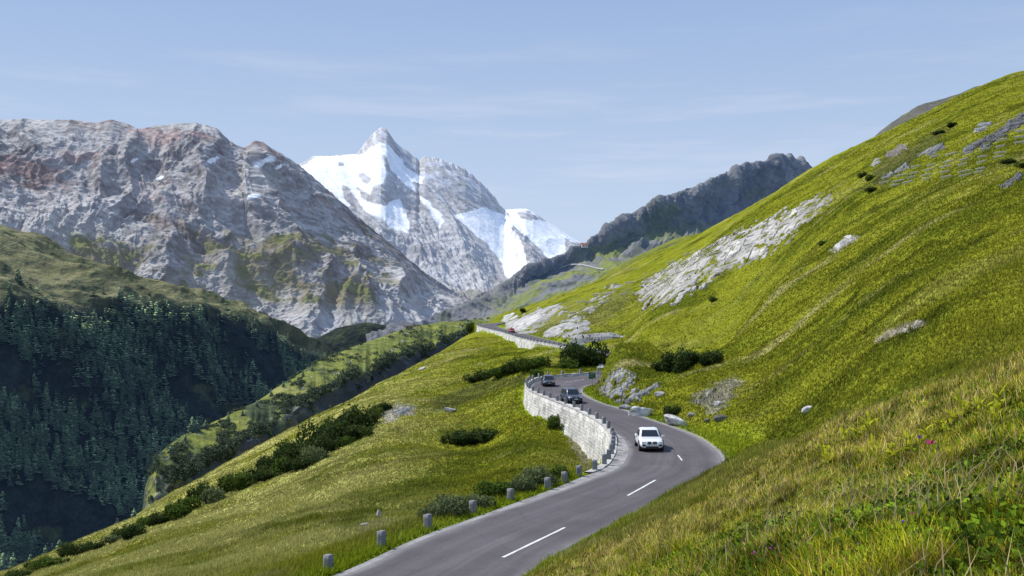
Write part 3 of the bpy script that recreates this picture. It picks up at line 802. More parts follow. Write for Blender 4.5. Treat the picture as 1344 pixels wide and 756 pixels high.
# --- the terrace with its shaded scarp
def sf_disp(P, T):
    x, y, z = P[..., 0], P[..., 1], P[..., 2]
    return (fbm3(x/60, y/60, z/40, 5)*6 + fbm3(x/22, y/22, z/22, 4)*2.2 + ((ridged3(x/34, y/34, z/80, 5)-.4)*17 + (ridged3(x/90, y/90, z/200, 3)-.4)*11)*sstep(1.06, .85, T))*np.interp(T, [0, 1, 1.15, 2, 3], [1, .75, .8, .35, .5])
def sf_col(P, n, T, u, v, d):
    x, y, z = P[..., 0], P[..., 1], P[..., 2]
    n1 = fbm3(x/70, y/90, z/50, 4); n2 = fbm3(x/16, y/22, z/14, 4)
    c = meadow_colour(x/2.2, y/2.2, u, v)*.85+np.array((.015, .022, .018), np.float32)
    shrub = sstep(.14, .30, n1*1.1+n2*.8)*(1-.6*sstep(400, 450, u))
    c = mixc(c, (.042, .060, .026), shrub*.9)
    c = mixc(c, (.36, .35, .32), sstep(.30, .38, fbm3(x/9+4, y/45, z/5, 5)+.1*n2)*.7)
    lip = np.exp(-((T-1.03)/.09)**2)*np.maximum(sstep(300, 230, u), np.exp(-((u-415)/38)**2))
    c = mixc(c, (.38, .36, .32), lip*sstep(-.1, .25, n2+n1*.6)*.85)
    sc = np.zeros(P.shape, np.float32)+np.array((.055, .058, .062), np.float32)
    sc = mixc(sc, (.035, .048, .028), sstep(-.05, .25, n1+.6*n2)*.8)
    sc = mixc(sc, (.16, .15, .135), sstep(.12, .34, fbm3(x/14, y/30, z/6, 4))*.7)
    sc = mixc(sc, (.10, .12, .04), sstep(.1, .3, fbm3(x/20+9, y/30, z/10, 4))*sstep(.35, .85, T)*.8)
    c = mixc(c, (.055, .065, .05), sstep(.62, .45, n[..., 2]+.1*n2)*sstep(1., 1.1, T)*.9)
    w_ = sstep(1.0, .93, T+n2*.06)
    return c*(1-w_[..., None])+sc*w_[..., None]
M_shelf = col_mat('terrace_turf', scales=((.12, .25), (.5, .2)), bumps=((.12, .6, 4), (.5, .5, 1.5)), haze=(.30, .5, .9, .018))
px = np.concatenate([np.linspace(176, 200, 40), np.linspace(201, 700, 520)])
lipx = list(px); lipy = list(np.interp(px, [176,190,205,270,340,400,450,500,560,610,700], [760,672,648,607,568,530,501,479,456,437,425])+fbm2(px/26, px*0+2, 4)*13*sstep(200, 225, px)*sstep(660, 560, px))
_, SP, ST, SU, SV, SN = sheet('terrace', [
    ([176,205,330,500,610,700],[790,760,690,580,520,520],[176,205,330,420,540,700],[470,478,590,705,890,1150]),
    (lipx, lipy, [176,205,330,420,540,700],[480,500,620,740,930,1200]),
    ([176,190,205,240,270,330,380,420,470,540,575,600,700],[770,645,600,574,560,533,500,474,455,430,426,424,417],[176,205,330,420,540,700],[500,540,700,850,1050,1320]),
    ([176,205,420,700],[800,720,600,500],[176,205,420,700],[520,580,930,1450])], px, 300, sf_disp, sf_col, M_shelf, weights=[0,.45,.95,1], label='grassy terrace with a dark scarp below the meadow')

# valley floor far below, ground to the horizon
gx = np.linspace(-9000, 9000, 60); gy = np.linspace(60, 16000, 60)
GX, GY = np.meshgrid(gx, gy)
mesh_np('ground', np.stack([GX, GY, np.full_like(GX, -330)+fbm2(GX/900, GY/900, 3)*20], -1), grid_faces(60, 60), M_flank, np.full(GX.shape+(3,), (.04, .05, .03)))
tag(bpy.data.objects['ground'], 'dark valley floor', kind='structure')

# ================================================================== road, walls, posts
def attr_vec(o, name, data):
    a = o.data.attributes.new(name, 'FLOAT_VECTOR', 'POINT'); a.data.foreach_set('vector', np.asarray(data, np.float32).ravel())

# asphalt
m, nt, out = new_mat('asphalt'); M_road = m
p = N(nt, 'ShaderNodeBsdfPrincipled'); p.inputs['Roughness'].default_value = .85; p.inputs['Specular IOR Level'].default_value = .25
nt.links.new(p.outputs[0], out.inputs[0])
at = N(nt, 'ShaderNodeAttribute', attribute_name='Col'); tc = N(nt, 'ShaderNodeTexCoord')
rv = N(nt, 'ShaderNodeAttribute', attribute_name='along')
mpn = N(nt, 'ShaderNodeMapping'); mpn.inputs['Scale'].default_value = (.045, 1.5, 1); nt.links.new(rv.outputs['Vector'], mpn.inputs[0])
nz1 = N(nt, 'ShaderNodeTexNoise'); nz1.inputs['Scale'].default_value = 1; nz1.inputs['Detail'].default_value = 5; nt.links.new(mpn.outputs[0], nz1.inputs[0])
nz2 = N(nt, 'ShaderNodeTexNoise'); nz2.inputs['Scale'].default_value = 9; nz2.inputs['Detail'].default_value = 4; nt.links.new(tc.outputs['Object'], nz2.inputs[0])
nz3 = N(nt, 'ShaderNodeTexNoise'); nz3.inputs['Scale'].default_value = .35; nz3.inputs['Detail'].default_value = 5; nt.links.new(tc.outputs['Object'], nz3.inputs[0])
cur = at.outputs['Color']
for q, a in ((nz1, .16), (nz2, .10), (nz3, .12)):
    rp = N(nt, 'ShaderNodeMapRange'); rp.inputs[1].default_value = .3; rp.inputs[2].default_value = .7; rp.inputs[3].default_value = 1-a; rp.inputs[4].default_value = 1+a
    nt.links.new(q.outputs[0], rp.inputs[0])
    mx = N(nt, 'ShaderNodeVectorMath', operation='SCALE'); nt.links.new(cur, mx.inputs[0]); nt.links.new(rp.outputs[0], mx.inputs['Scale']); cur = mx.outputs[0]
# hairline cracks
vo = N(nt, 'ShaderNodeTexVoronoi', feature='DISTANCE_TO_EDGE'); vo.inputs['Scale'].default_value = .16
nzd = N(nt, 'ShaderNodeTexNoise'); nzd.inputs['Scale'].default_value = .7; nzd.inputs['Detail'].default_value = 4; nt.links.new(tc.outputs['Object'], nzd.inputs[0])
ad_ = N(nt, 'ShaderNodeMixRGB', blend_type='ADD'); ad_.inputs[0].default_value = 1.6
nt.links.new(tc.outputs['Object'], ad_.inputs[1]); nt.links.new(nzd.outputs['Color'], ad_.inputs[2]); nt.links.new(ad_.outputs[0], vo.inputs['Vector'])
ck = N(nt, 'ShaderNodeMapRange'); ck.inputs[1].default_value = .0; ck.inputs[2].default_value = .006; ck.inputs[3].default_value = .72; ck.inputs[4].default_value = 1
nt.links.new(vo.outputs['Distance'], ck.inputs[0])
mx = N(nt, 'ShaderNodeVectorMath', operation='SCALE'); nt.links.new(cur, mx.inputs[0]); nt.links.new(ck.outputs[0], mx.inputs['Scale'])
nt.links.new(mx.outputs[0], p.inputs['Base Color'])
b = N(nt, 'ShaderNodeBump'); b.inputs['Strength'].default_value = .25; b.inputs['Distance'].default_value = .02; nt.links.new(nz2.outputs[0], b.inputs['Height']); nt.links.new(b.outputs[0], p.inputs['Normal'])

def ribbon(name, i0, i1, lat_fn, dz, mat, colr, nlat=2):
    """strip along the road between stations i0..i1; lat_fn(i array) -> left, right lateral metres from the centre line"""
    ii = np.arange(i0, i1+1)
    a, b_ = lat_fn(ii)
    t = np.linspace(0, 1, nlat)
    lt = a[:, None]*(1-t)+b_[:, None]*t
    x = RC[ii, 0][:, None]+RN[ii, 0][:, None]*lt; y = RC[ii, 1][:, None]+RN[ii, 1][:, None]*lt
    fr = np.clip(lt/RHW[ii][:, None], -1, 1)
    z = RC[ii, 2][:, None]+fr*((RR[ii, 2]-RL[ii, 2])/2)[:, None] + dz
    V = np.stack([x, y, z], -1)
    c = colr(x, y, lt, ii) if callable(colr) else np.zeros(V.shape)+np.array(colr)
    o = mesh_np(name, V, grid_faces(len(ii), nlat), mat, c)
    attr_vec(o, 'along', np.stack([np.broadcast_to(RS[ii][:, None], x.shape), lt, np.zeros_like(x)], -1))
    return o
def road_col(x, y, lt, ii):
    c = np.zeros(x.shape+(3,), np.float32)+np.array((.100, .089, .096), np.float32)
    hw = RHW[ii][:, None]
    track = np.maximum.reduce([np.exp(-((lt-k*hw)/.38)**2) for k in (-.72, -.26, .26, .72)])
    c = mixc(c, (.084, .075, .082), track*.5)
    st_ = RS[ii][:, None]+0*lt
    patch = sstep(.30, .34, perlin2(np.floor(st_/6.3)*1.7, (lt > .1)*3.1+np.floor(st_/6.3)*.9))*sstep(.0, .15, np.abs(lt)-.1)
    c = mixc(c, (.078, .070, .076), patch*.45)
    c = mixc(c, (.060, .055, .060), np.exp(-((lt-.12-.05*np.sin(st_/9))/.07)**2)*.45)
    c = mixc(c, (.15, .137, .14), sstep(.1, .4, fbm2(st_/14, lt/1.4, 4))*.3)
    edge = sstep(.55, .05, hw-np.abs(lt)+fbm2(x/1.2, y/1.2, 3)*.25)
    return mixc(c, (.20, .19, .19), edge*.75)
NRD = len(RC)
tag(ribbon('road', 0, NRD-1, lambda i: (-RHW[i], RHW[i]), 0, M_road, road_col, 61), 'grey two lane asphalt mountain road', kind='structure')
M_conc = col_mat('worn_concrete', scales=((1.3, .22), (7, .18)), bumps=((9, .4, .02),), rough=.9)
iv1 = int(np.argmin(np.abs(RS-S_W1)))
tag(ribbon('road_shoulder', 0, iv1, lambda i: (-RHW[i]-SHW(RS[i]), -RHW[i]), -.012, M_conc, lambda x, y, lt, ii: mixc(np.zeros(x.shape+(3,))+np.array((.30, .29, .285)), (.20, .195, .19), sstep(-.1, .4, fbm2(x/.8, y/2, 3))), 5), 'pale paved shoulder strip', kind='structure')
tag(ribbon('gutter', 0, iv1, lambda i: (RHW[i], RHW[i]+.32), -.015, M_conc, (.27, .26, .25), 3), 'pale gutter along the uphill edge of the road', kind='structure')
# dashed centre line: projected stations of the dashes seen in the photo
M_paint = col_mat('road_paint', scales=((2.5, .12), (12, .12)), bumps=(), rough=.7)
def station(x, y):
    return int(np.argmin(np.hypot(RC[:, 0]-x, RC[:, 1]-y)))
def dash(p0, p1, w=.15):
    p0, p1 = np.array(p0, float), np.array(p1, float); d = (p1-p0)/np.linalg.norm(p1-p0); sdv = np.array((d[1], -d[0]))*w/2
    V = []
    for t in np.linspace(0, 1, 16):
        c = p0+(p1-p0)*t
        for sg in (-1, 1):
            q = c+sdv*sg+rng.normal(0, .006, 2); i = station(*q); lt = (q-RC[i, :2])@RN[i]
            V.append((q[0], q[1], RC[i, 2]+lt/RHW[i]*(RR[i, 2]-RL[i, 2])/2+.012))
    o = mesh_np('lane_marking', np.array(V), grid_faces(16, 2), M_paint, np.zeros((32, 3))+np.array((.66, .65, .64))*rng.uniform(.85, 1.1, (32, 1)))
    tag(o, 'white dash of the centre line', kind='structure')
dash((-.41, 44.3), (2.7, 50.9)); dash((7.0, 60.3), (9.5, 66)); dash((12.75, 74.6), (12.9, 77.4), .11)
dash((8.4, 158), (11.6, 160.5), .13); dash((-3.3, 35.5), (-6.8, 28.5))

# stone retaining walls: coursed pale limestone
def stone_mat(name, c1, c2, mortar, sx=.42, sy=.22):
    m, nt, out = new_mat(name)
    p = N(nt, 'ShaderNodeBsdfPrincipled'); p.inputs['Roughness'].default_value = .95; p.inputs['Specular IOR Level'].default_value = .1
    nt.links.new(p.outputs[0], out.inputs[0])
    at = N(nt, 'ShaderNodeAttribute', attribute_name='along'); tc = N(nt, 'ShaderNodeTexCoord')
    nzd = N(nt, 'ShaderNodeTexNoise'); nzd.inputs['Scale'].default_value = 1.6; nzd.inputs['Detail'].default_value = 3; nt.links.new(tc.outputs['Object'], nzd.inputs[0])
    ad = N(nt, 'ShaderNodeMixRGB', blend_type='ADD'); ad.inputs[0].default_value = .75
    nt.links.new(at.outputs['Vector'], ad.inputs[1]); nt.links.new(nzd.outputs['Color'], ad.inputs[2])
    br = N(nt, 'ShaderNodeTexBrick'); br.inputs['Scale'].default_value = 1; br.inputs['Brick Width'].default_value = sx*2; br.inputs['Row Height'].default_value = sy*1.6
    br.inputs['Mortar Size'].default_value = .022; br.inputs['Color1'].default_value = (*c1, 1); br.inputs['Color2'].default_value = (*c2, 1); br.inputs['Mortar'].default_value = (*mortar, 1)
    br.inputs['Bias'].default_value = -.3
    nt.links.new(ad.outputs[0], br.inputs['Vector'])
    nz = N(nt, 'ShaderNodeTexNoise'); nz.inputs['Scale'].default_value = .5; nz.inputs['Detail'].default_value = 8; nt.links.new(tc.outputs['Object'], nz.inputs[0])
    rp = N(nt, 'ShaderNodeMapRange'); rp.inputs[1].default_value = .3; rp.inputs[2].default_value = .7; rp.inputs[3].default_value = .55; rp.inputs[4].default_value = 1.3; nt.links.new(nz.outputs[0], rp.inputs[0])
    mx = N(nt, 'ShaderNodeVectorMath', operation='SCALE'); nt.links.new(br.outputs[0], mx.inputs[0]); nt.links.new(rp.outputs[0], mx.inputs['Scale'])
    nt.links.new(mx.outputs[0], p.inputs['Base Color'])
    b = N(nt, 'ShaderNodeBump'); b.inputs['Strength'].default_value = .7; b.inputs['Distance'].default_value = .06
    inv = N(nt, 'ShaderNodeMath', operation='SUBTRACT'); inv.inputs[0].default_value = 1; nt.links.new(br.outputs['Fac'], inv.inputs[1])
    nt.links.new(inv.outputs[0], b.inputs['Height']); nt.links.new(b.outputs[0], p.inputs['Normal'])
    return m
M_wall = stone_mat('limestone_wall', (.70, .68, .64), (.48, .47, .45), (.25, .24, .23))
M_cope = col_mat('coping_stone', scales=((1.2, .2), (6, .2)), bumps=((5, .5, .03),), rough=.9)
def retaining_wall(name, label, s0, s1, top_fn, depth, thick=.5):
    root = empty(name)
    tag(root, label, 'retaining wall')
    i0, i1 = int(np.argmin(np.abs(RS-s0))), int(np.argmin(np.abs(RS-s1)))
    ii = np.arange(i0, i1+1)
    mid = ii[len(ii)//2]; org = np.array([RL[mid, 0], RL[mid, 1], RL[mid, 2]]); root.location = org
    sh = RHW[ii]+SHW(RS[ii]); top = RL[ii, 2]+top_fn(RS[ii])
    jit = fbm2(RS[ii]/1.3, np.zeros(len(ii)), 3)*.08
    prof = [(-(sh+.01), top-.5), (-(sh+.02), top-.12), (-(sh+thick), top-.12)]
    nd = 14
    for k in range(1, nd+1):
        dz = depth*k/nd
        prof.append((-(sh+thick+dz*.10+fbm2(RS[ii]/1.1, np.full(len(ii), dz*1.1), 3)*.10), top-.12-dz))
    V = []; UVW = []
    hgt = 0
    for k, (lt, z) in enumerate(prof):
        V.append(np.stack([RC[ii, 0]+RN[ii, 0]*lt, RC[ii, 1]+RN[ii, 1]*lt, z], -1)-org)
        UVW.append(np.stack([RS[ii], z-top if k > 1 else np.full(len(ii), .2*k), np.zeros(len(ii))], -1))
    V = np.array(V); UVW = np.array(UVW)
    o = mesh_np('masonry', V, grid_faces(len(prof), len(ii)), M_wall, np.ones(V.shape)*.5, parent=root)
    attr_vec(o, 'along', UVW)
    # coping course along the top
    pc = [(-(sh-.01), top-.16), (-(sh-.02), top+jit*.5), (-(sh+thick+.06), top+jit*.5), (-(sh+thick+.06), top-.16)]
    V = np.array([np.stack([RC[ii, 0]+RN[ii, 0]*lt, RC[ii, 1]+RN[ii, 1]*lt, z], -1)-org for lt, z in pc])
    V[1:3, :, 2] += (.10*perlin2(np.floor(RS[ii]/.9)*1.37, np.floor(RS[ii]/.9)*.71))[None, :]
    cc = mixc(np.zeros(V.shape)+np.array((.50, .49, .46)), (.33, .32, .31), sstep(-.1, .3, np.broadcast_to(fbm2(RS[ii]/.7, RS[ii]*0, 2), V.shape[:2])))
    mesh_np('coping', V, grid_faces(4, len(ii)), M_cope, cc, smooth=False, parent=root)
    return root
S10, S12 = s_at(9), s_at(11)
near_top = lambda s: .06+.40*sstep(S10, S12, s)
retaining_wall('retaining_wall', 'long pale stone retaining wall curving under the road at the bend with cars', S_W0, S_W1, near_top, 8.5)
up_top = lambda s: .22+0*s
retaining_wall('retaining_wall', 'pale stone retaining wall under the upper road with the red car', S_U0, S_U1, up_top, 4.2)

# granite guard posts
M_gran = flat('granite', (.235, .235, .245), rough=.9, spec=.2, noise=.28, nscale=14, bump=.5)
def post_mesh(seed, h=.74, w=.35):
    r = random.Random(seed); bm = bmesh.new()
    bmesh.ops.create_cube(bm, size=1)
    bmesh.ops.subdivide_edges(bm, edges=bm.edges[:], cuts=3, use_grid_fill=True)
    for v in bm.verts:
        t = v.co.z+.5
        k = 1-.10*t
        v.co.x *= w*k; v.co.y *= w*k*.9
        top = .06*(1-(abs(v.co.x)/(w*.5))**2*.6-(abs(v.co.y)/(w*.5))**2*.4) if t > .98 else 0
        v.co.z = t*h-.0+top*.6
        if t < .01: v.co.z = -.5
        v.co.x += r.uniform(-.012, .012); v.co.y += r.uniform(-.012, .012); v.co.z += r.uniform(-.01, .01)
    me = bpy.data.meshes.new('guard_post'); bm.to_mesh(me); bm.free(); me.materials.append(M_gran)
    me.polygons.foreach_set('use_smooth', [True]*len(me.polygons))
    return me
PM = [post_mesh(i) for i in range(5)]
def place_post(x, y, z, label, group, sc=1.0):
    o = bpy.data.objects.new('guard_post', random.choice(PM)); COL.objects.link(o)
    i = station(x, y)
    o.location = (x, y, z); o.rotation_euler = (random.uniform(-.03, .03), random.uniform(-.03, .03), math.atan2(RN[i, 1], RN[i, 0])+random.uniform(-.12, .12))
    o.scale = (sc, sc, sc*random.uniform(.92, 1.06))
    tag(o, label, 'guard post', group)
    return o
# posts stand on the valley side, one after another up the road
def edge_pt(s, off):
    i = int(np.argmin(np.abs(RS-s)))
    t = RC[min(i+1, NRD-1)]-RC[max(i-1, 0)]; t /= np.linalg.norm(t)
    ds = s-RS[i]
    lt = -(RHW[i]+off)
    return RC[i, 0]+RN[i, 0]*lt+t[0]*ds, RC[i, 1]+RN[i, 1]*lt+t[1]*ds, RL[i, 2]+t[2]*ds
s, k = None, 0
dd0 = [(abs(CX+edge_pt(q, .45+.62)[0]/edge_pt(q, .45+.62)[1]*F-430), q) for q in np.arange(RS[0]+10, RS[0]+60, .2)]
s = min(dd0)[1]-9.2
while s < S_W1:
    off = float(SHW(s))+(.28 if s > s_at(5) else .62)
    x, y, z = edge_pt(s, off)
    z = z+float(near_top(s)) if s > S_W0 else float(tz(x, y)[0])+.02
    on = 'on the retaining wall' if s > s_at(10) else ('at the inner kerb' if s > s_at(5) else 'in the grass verge')
    place_post(x, y, z-.02, f'grey granite guard post {on}, {ordinal(k)} counted up the road', 'granite posts along the lower road', 1.0 if s < s_at(10) else .9)
    s += 4.65 if s < s_at(5) else (3.0 if s < s_at(10) else (3.9 if s < s_at(16) else 2.2)); k += 1
s = S_U0+1.0; k = 0
while s < S_U1:
    x, y, z = edge_pt(s, float(SHW(s))+.25)
    place_post(x, y, z+.2, f'small grey post on the upper wall, {ordinal(k)} from its lower end', 'posts on the upper retaining wall', .95)
    s += 4.1; k += 1

# ================================================================== cars
def paint(name, c, metal=0.0, rough=.28):
    return flat(name, c, rough=rough, metal=metal, spec=.5, noise=.02, nscale=40, coat=.6)
M_white = paint('white_car_paint', (.80, .80, .79)); M_dark = paint('dark_blue_grey_paint', (.085, .095, .125), .5)
M_grey = paint('dark_grey_paint', (.075, .08, .09), .5); M_red = paint('red_car_paint', (.55, .015, .045))
M_glass = flat('dark_glass', (.015, .02, .028), rough=.06, spec=.6); M_black = flat('black_plastic', (.018, .018, .02), rough=.55)
M_tyre = flat('tyre_rubber', (.022, .022, .024), rough=.85, noise=.2); M_rim = flat('alloy', (.45, .46, .48), rough=.3, metal=.9)
M_lamp = flat('lamp_glass', (.75, .78, .82), rough=.08, spec=.8); M_plate = flat('plate_white', (.72, .72, .70), rough=.5)
M_blue = flat('plate_blue', (.02, .06, .35), rough=.5); M_chrome = flat('bright_trim', (.62, .63, .65), rough=.18, metal=1); M_amber = flat('amber_glint', (.75, .33, .08), rough=.2)

def make_car(name, label, loc, heading, body, Lc=4.8, Wc=1.95, Hc=1.68, kind='coupe', pitch=0):
    """car built along +X, nose at +X"""
    root = empty(name, loc)
    hd = Vector(heading).normalized()
    root.rotation_euler = (0, -math.atan2(pitch, 1), math.atan2(hd.y, hd.x))
    tag(root, label, 'car')
    h = Lc/2; wr = .375 if Hc > 1.55 else .32; ax = h-.92
    belt = Hc*.60; hood = Hc*.585
    # lower body: loft of half sections  (x, half width at sill, half width at belt, z bottom, z top, crown)
    W = Wc/2
    st = [(-h, W*.70, W*.72, .42, belt-.16, .0), (-h+.10, W*.90, W*.88, .34, belt-.02, .02), (-h+.45, W*.98, W*.95, .28, belt+.03, .02), (-h+.95, W, W*.975, .26, belt+.02, .0),
          (-.3, W*.985, W*.965, .25, belt-.01, .0), (.6, W*.985, W*.965, .25, belt-.02, .0), (h-1.45, W, W*.955, .26, hood+.02, .03), (h-.95, W, W*.93, .27, hood-.02, .045),
          (h-.45, W*.97, W*.86, .27, hood-.09, .045), (h-.16, W*.91, W*.76, .26, hood-.20, .03), (h-.03, W*.78, W*.66, .27, hood-.34, .0), (h, W*.70, W*.60, .36, hood-.44, .0)]
    secs = []
    for x, ws, wb, zb, zt, cr in st:
        m_ = zb+(zt-zb)*.55
        half = [(0, zb), (ws*.8, zb), (ws*.97, zb+.10), (ws*1.0, m_), (ws*.985, m_+(zt-m_)*.45), (wb, zt-.05), (wb*.94, zt), (wb*.55, zt+cr*.8), (0, zt+cr)]
        ring = [(x, -y, z) for y, z in half] + [(x, y, z) for y, z in half[-2:0:-1]]
        secs.append(ring)
    bm = bmesh.new(); rows = [[bm.verts.new(p_) for p_ in r_] for r_ in secs]; nk = len(rows[0])
    for a, b_ in zip(rows[:-1], rows[1:]):
        for k in range(nk): bm.faces.new((a[k], a[(k+1) % nk], b_[(k+1) % nk], b_[k]))
    bm.faces.new(rows[0]); bm.faces.new(rows[-1][::-1])
    bo = bm_obj('body', bm, body, root, smooth=True); sb = bo.modifiers.new('s', 'SUBSURF'); sb.levels = sb.render_levels = 2
    # cabin
    zt = Hc; zb = belt-.06
    if kind == 'coupe': bx0, bx1, tx0, tx1 = -h+.30, h-1.25, -h+1.75, h-2.25
    elif kind == 'suv': bx0, bx1, tx0, tx1 = -h+.12, h-1.28, -h+.55, h-2.02
    else: bx0, bx1, tx0, tx1 = -h+.25, h-1.25, -h+.85, h-2.0
    wb, wt = W*.95, W*.75
    def cab(t, x_):  # half width at height fraction t
        return wb+(wt-wb)*t
    bm = bmesh.new(); rows = []
    for t, inset in ((0, 0), (.5, 0), (.86, 0), (.96, .05), (1.02, .22)):
        x0 = bx0+(tx0-bx0)*t+inset; x1 = bx1+(tx1-bx1)*t-inset; wy = cab(t, 0)-inset*1.2; z = zb+(zt-zb)*t
        xs = [x0, x0+(x1-x0)*.12, (x0+x1)/2, x0+(x1-x0)*.88, x1]; k5 = [.86, .97, 1, .97, .84]
        ring = [(xs[i], -wy*k5[i], z+(.035 if t > 1 and i == 2 else 0)) for i in range(5)] + [(xs[i], wy*k5[i], z+(.035 if t > 1 and i == 2 else 0)) for i in range(4, -1, -1)]
        rows.append([bm.verts.new(p_) for p_ in ring])
    for a, b_ in zip(rows[:-1], rows[1:]):
        for k in range(10): bm.faces.new((a[k], a[(k+1) % 10], b_[(k+1) % 10], b_[k]))
    bm.faces.new(rows[-1]); bm.faces.new(rows[0][::-1])
    co = bm_obj('cabin', bm, body, root, smooth=True, bevel=.04)
    def quad(nm, pts_, mat, off, par=root, n=6):
        # panel set 12 mm proud, slightly rounded corners
        c = sum((Vector(q) for q in pts_), Vector())/4
        nrm = (Vector(pts_[1])-Vector(pts_[0])).cross(Vector(pts_[3])-Vector(pts_[0])).normalized()
        if nrm.dot(Vector(off)) < 0: nrm = -nrm
        bm = bmesh.new()
        f = bm.faces.new([bm.verts.new(Vector(q)+nrm*.018) for q in pts_])
        r = bmesh.ops.extrude_face_region(bm, geom=[f])
        for v in r['geom']:
            if isinstance(v, bmesh.types.BMVert): v.co -= nrm*.05
        return bm_obj(nm, bm, mat, par, bevel=.012)
    def cp(t, fx, sy):
        x0 = bx0+(tx0-bx0)*t; x1 = bx1+(tx1-bx1)*t
        return (x0+(x1-x0)*fx, sy*cab(t, 0), zb+(zt-zb)*t)
    def wp(t, fy, front=True):
        x0 = bx0+(tx0-bx0)*t; x1 = bx1+(tx1-bx1)*t
        return (x1 if front else x0, fy*cab(t, 0)*.85, zb+(zt-zb)*t)
    quad('windscreen', [wp(.15, -.93), wp(.15, .93), wp(.80, .88), wp(.80, -.88)], M_glass, (1, 0, .4))
    quad('rear_window', [wp(.22, -.88, False), wp(.22, .88, False), wp(.88, .84, False), wp(.88, -.84, False)], M_glass, (-1, 0, .4))
    for sy in (-1, 1):
        quad('side_window', [cp(.20, .53, sy), cp(.20, .92, sy), cp(.86, .90, sy), cp(.86, .53, sy)], M_glass, (0, sy, .2))
        quad('side_window', [cp(.20, .10 if kind != 'coupe' else .16, sy), cp(.20, .50, sy), cp(.86, .50, sy), cp(.84, .13 if kind != 'coupe' else .22, sy)], M_glass, (0, sy, .2))
        # mirror on its arm
        bm = bmesh.new(); bx(bm, (bx1-.32, sy*(W+.10), belt+.09), (.14, .20, .15)); bx(bm, (bx1-.30, sy*(W-.03), belt+.04), (.07, .14, .05))
        bm_obj('mirror', bm, body, root, bevel=.03)
        # headlight, fog vent
        zl = hood-.25
        bm = bmesh.new(); bx(bm, (h-.20, sy*W*.665, zl), (.22, .36, .13)); hl = bm_obj('headlight', bm, M_lamp if not (kind == 'wagon' and sy > 0) else M_amber, root, bevel=.035)  # one lamp coloured amber to paint in an orange glint
        bm = bmesh.new(); bx(bm, (h-.09, sy*W*.66, .50), (.20, .26, .15)); bm_obj('fog_vent', bm, M_black, root, bevel=.02)
        for xa in (ax, -ax):
            wl_ = empty('wheel', (xa, sy*(W-.13), wr)); wl_.parent = root
            bm = bmesh.new(); tube(bm, (0, -.12, 0), (0, .12, 0), wr, seg=28); bm_obj('tyre', bm, M_tyre, wl_, bevel=.03)
            bm = bmesh.new(); tube(bm, (0, sy*.10, 0), (0, sy*.135, 0), wr*.68, seg=24)
            for k in range(5):
                a = k*2*PI/5; bx(bm, (math.cos(a)*wr*.36, sy*.142, math.sin(a)*wr*.36), (wr*.56, .02, .055), Matrix.Rotation(-a, 3, 'Y'))
            bm_obj('rim', bm, M_rim, wl_)
            bm = bmesh.new()   # wheel arch lip
            for k in range(13):
                a0 = PI*k/13-.0; a1 = PI*(k+1)/13
                r1, r2 = wr*1.10, wr*1.26
                q = [(xa+math.cos(a)*r, sy*(W+.004), wr+math.sin(a)*r) for a, r in ((a0, r1), (a0, r2), (a1, r2), (a1, r1))]
                fq = bm.faces.new([bm.verts.new(v) for v in q])
            bm_obj('wheel_arch', bm, M_black if kind != 'wagon' else M_black, root)
            bm = bmesh.new(); tube(bm, (xa, sy*(W-.30), wr), (xa, sy*(W+.002), wr), wr*1.12, seg=26); bm_obj('wheel_well', bm, M_black, root)
    zg = hood-.28
    if kind == 'coupe':
        for sy in (-1, 1):
            g = bmesh.new(); bx(g, (h-.05, sy*.215, zg), (.16, .34, .20)); gr = bm_obj('grille', g, M_black, root, bevel=.05)
            g = bmesh.new()
            for k in range(-3, 4): bx(g, (h+.035, sy*.215+k*.042, zg), (.012, .010, .15))
            bm_obj('grille_bars', g, M_chrome, gr)
    else:
        g = bmesh.new(); bx(g, (h-.05, 0, zg-.03), (.16, .98 if kind == 'suv' else .8, .24)); gr = bm_obj('grille', g, M_black, root, bevel=.04)
        g = bmesh.new(); bx(g, (h+.035, 0, zg-.01), (.012, .9 if kind == 'suv' else .7, .025)); tube(g, (h+.03, 0, zg-.01), (h+.045, 0, zg-.01), .07, seg=16); bm_obj('badge_bar', g, M_chrome, gr)
    bm = bmesh.new(); bx(bm, (h-.08, 0, .36), (.20, Wc*.52, .13)); bm_obj('air_intake', bm, M_black, root, bevel=.02)
    bm = bmesh.new(); bx(bm, (h+.012, 0, .535), (.03, .52, .12)); pl = bm_obj('number_plate', bm, M_plate, root)
    bm = bmesh.new(); bx(bm, (h+.029, -.237, .535), (.006, .045, .116)); bm_obj('plate_band', bm, M_blue, pl)
    bm = bmesh.new(); bx(bm, (0, 0, .24), (Lc*.9, Wc*.84, .10)); bm_obj('underbody', bm, M_black, root)
    if kind in ('suv', 'wagon'):
        for sy in (-1, 1):
            bm = bmesh.new(); tube(bm, (tx0+.1, sy*(wt-.03), Hc+.045), (tx1-.1, sy*(wt-.03), Hc+.045), .022)
            for xx in (tx0+.2, (tx0+tx1)/2, tx1-.2): bx(bm, (xx, sy*(wt-.03), Hc+.01), (.08, .035, .06))
            bm_obj('roof_rail', bm, M_chrome if kind == 'suv' else M_black, root)
    return root
def road_z(x, y):
    i = station(x, y); lt = (np.array((x, y))-RC[i, :2])@RN[i]
    return float(RC[i, 2]+lt/RHW[i]*(RR[i, 2]-RL[i, 2])/2)
make_car('white_car', 'white coupe styled crossover rounding the bend, with paired dark grilles', (11.2, 81.6, road_z(11.2, 81.6)), (-.02, -1, 0), M_white, 4.85, 1.98, 1.66, 'coupe')
make_car('dark_suv', 'dark blue grey SUV with bright roof rails following the white car', (7.3, 122.9, road_z(7.3, 122.9)), (.20, -1, 0), M_dark, 4.75, 1.9, 1.72, 'suv')
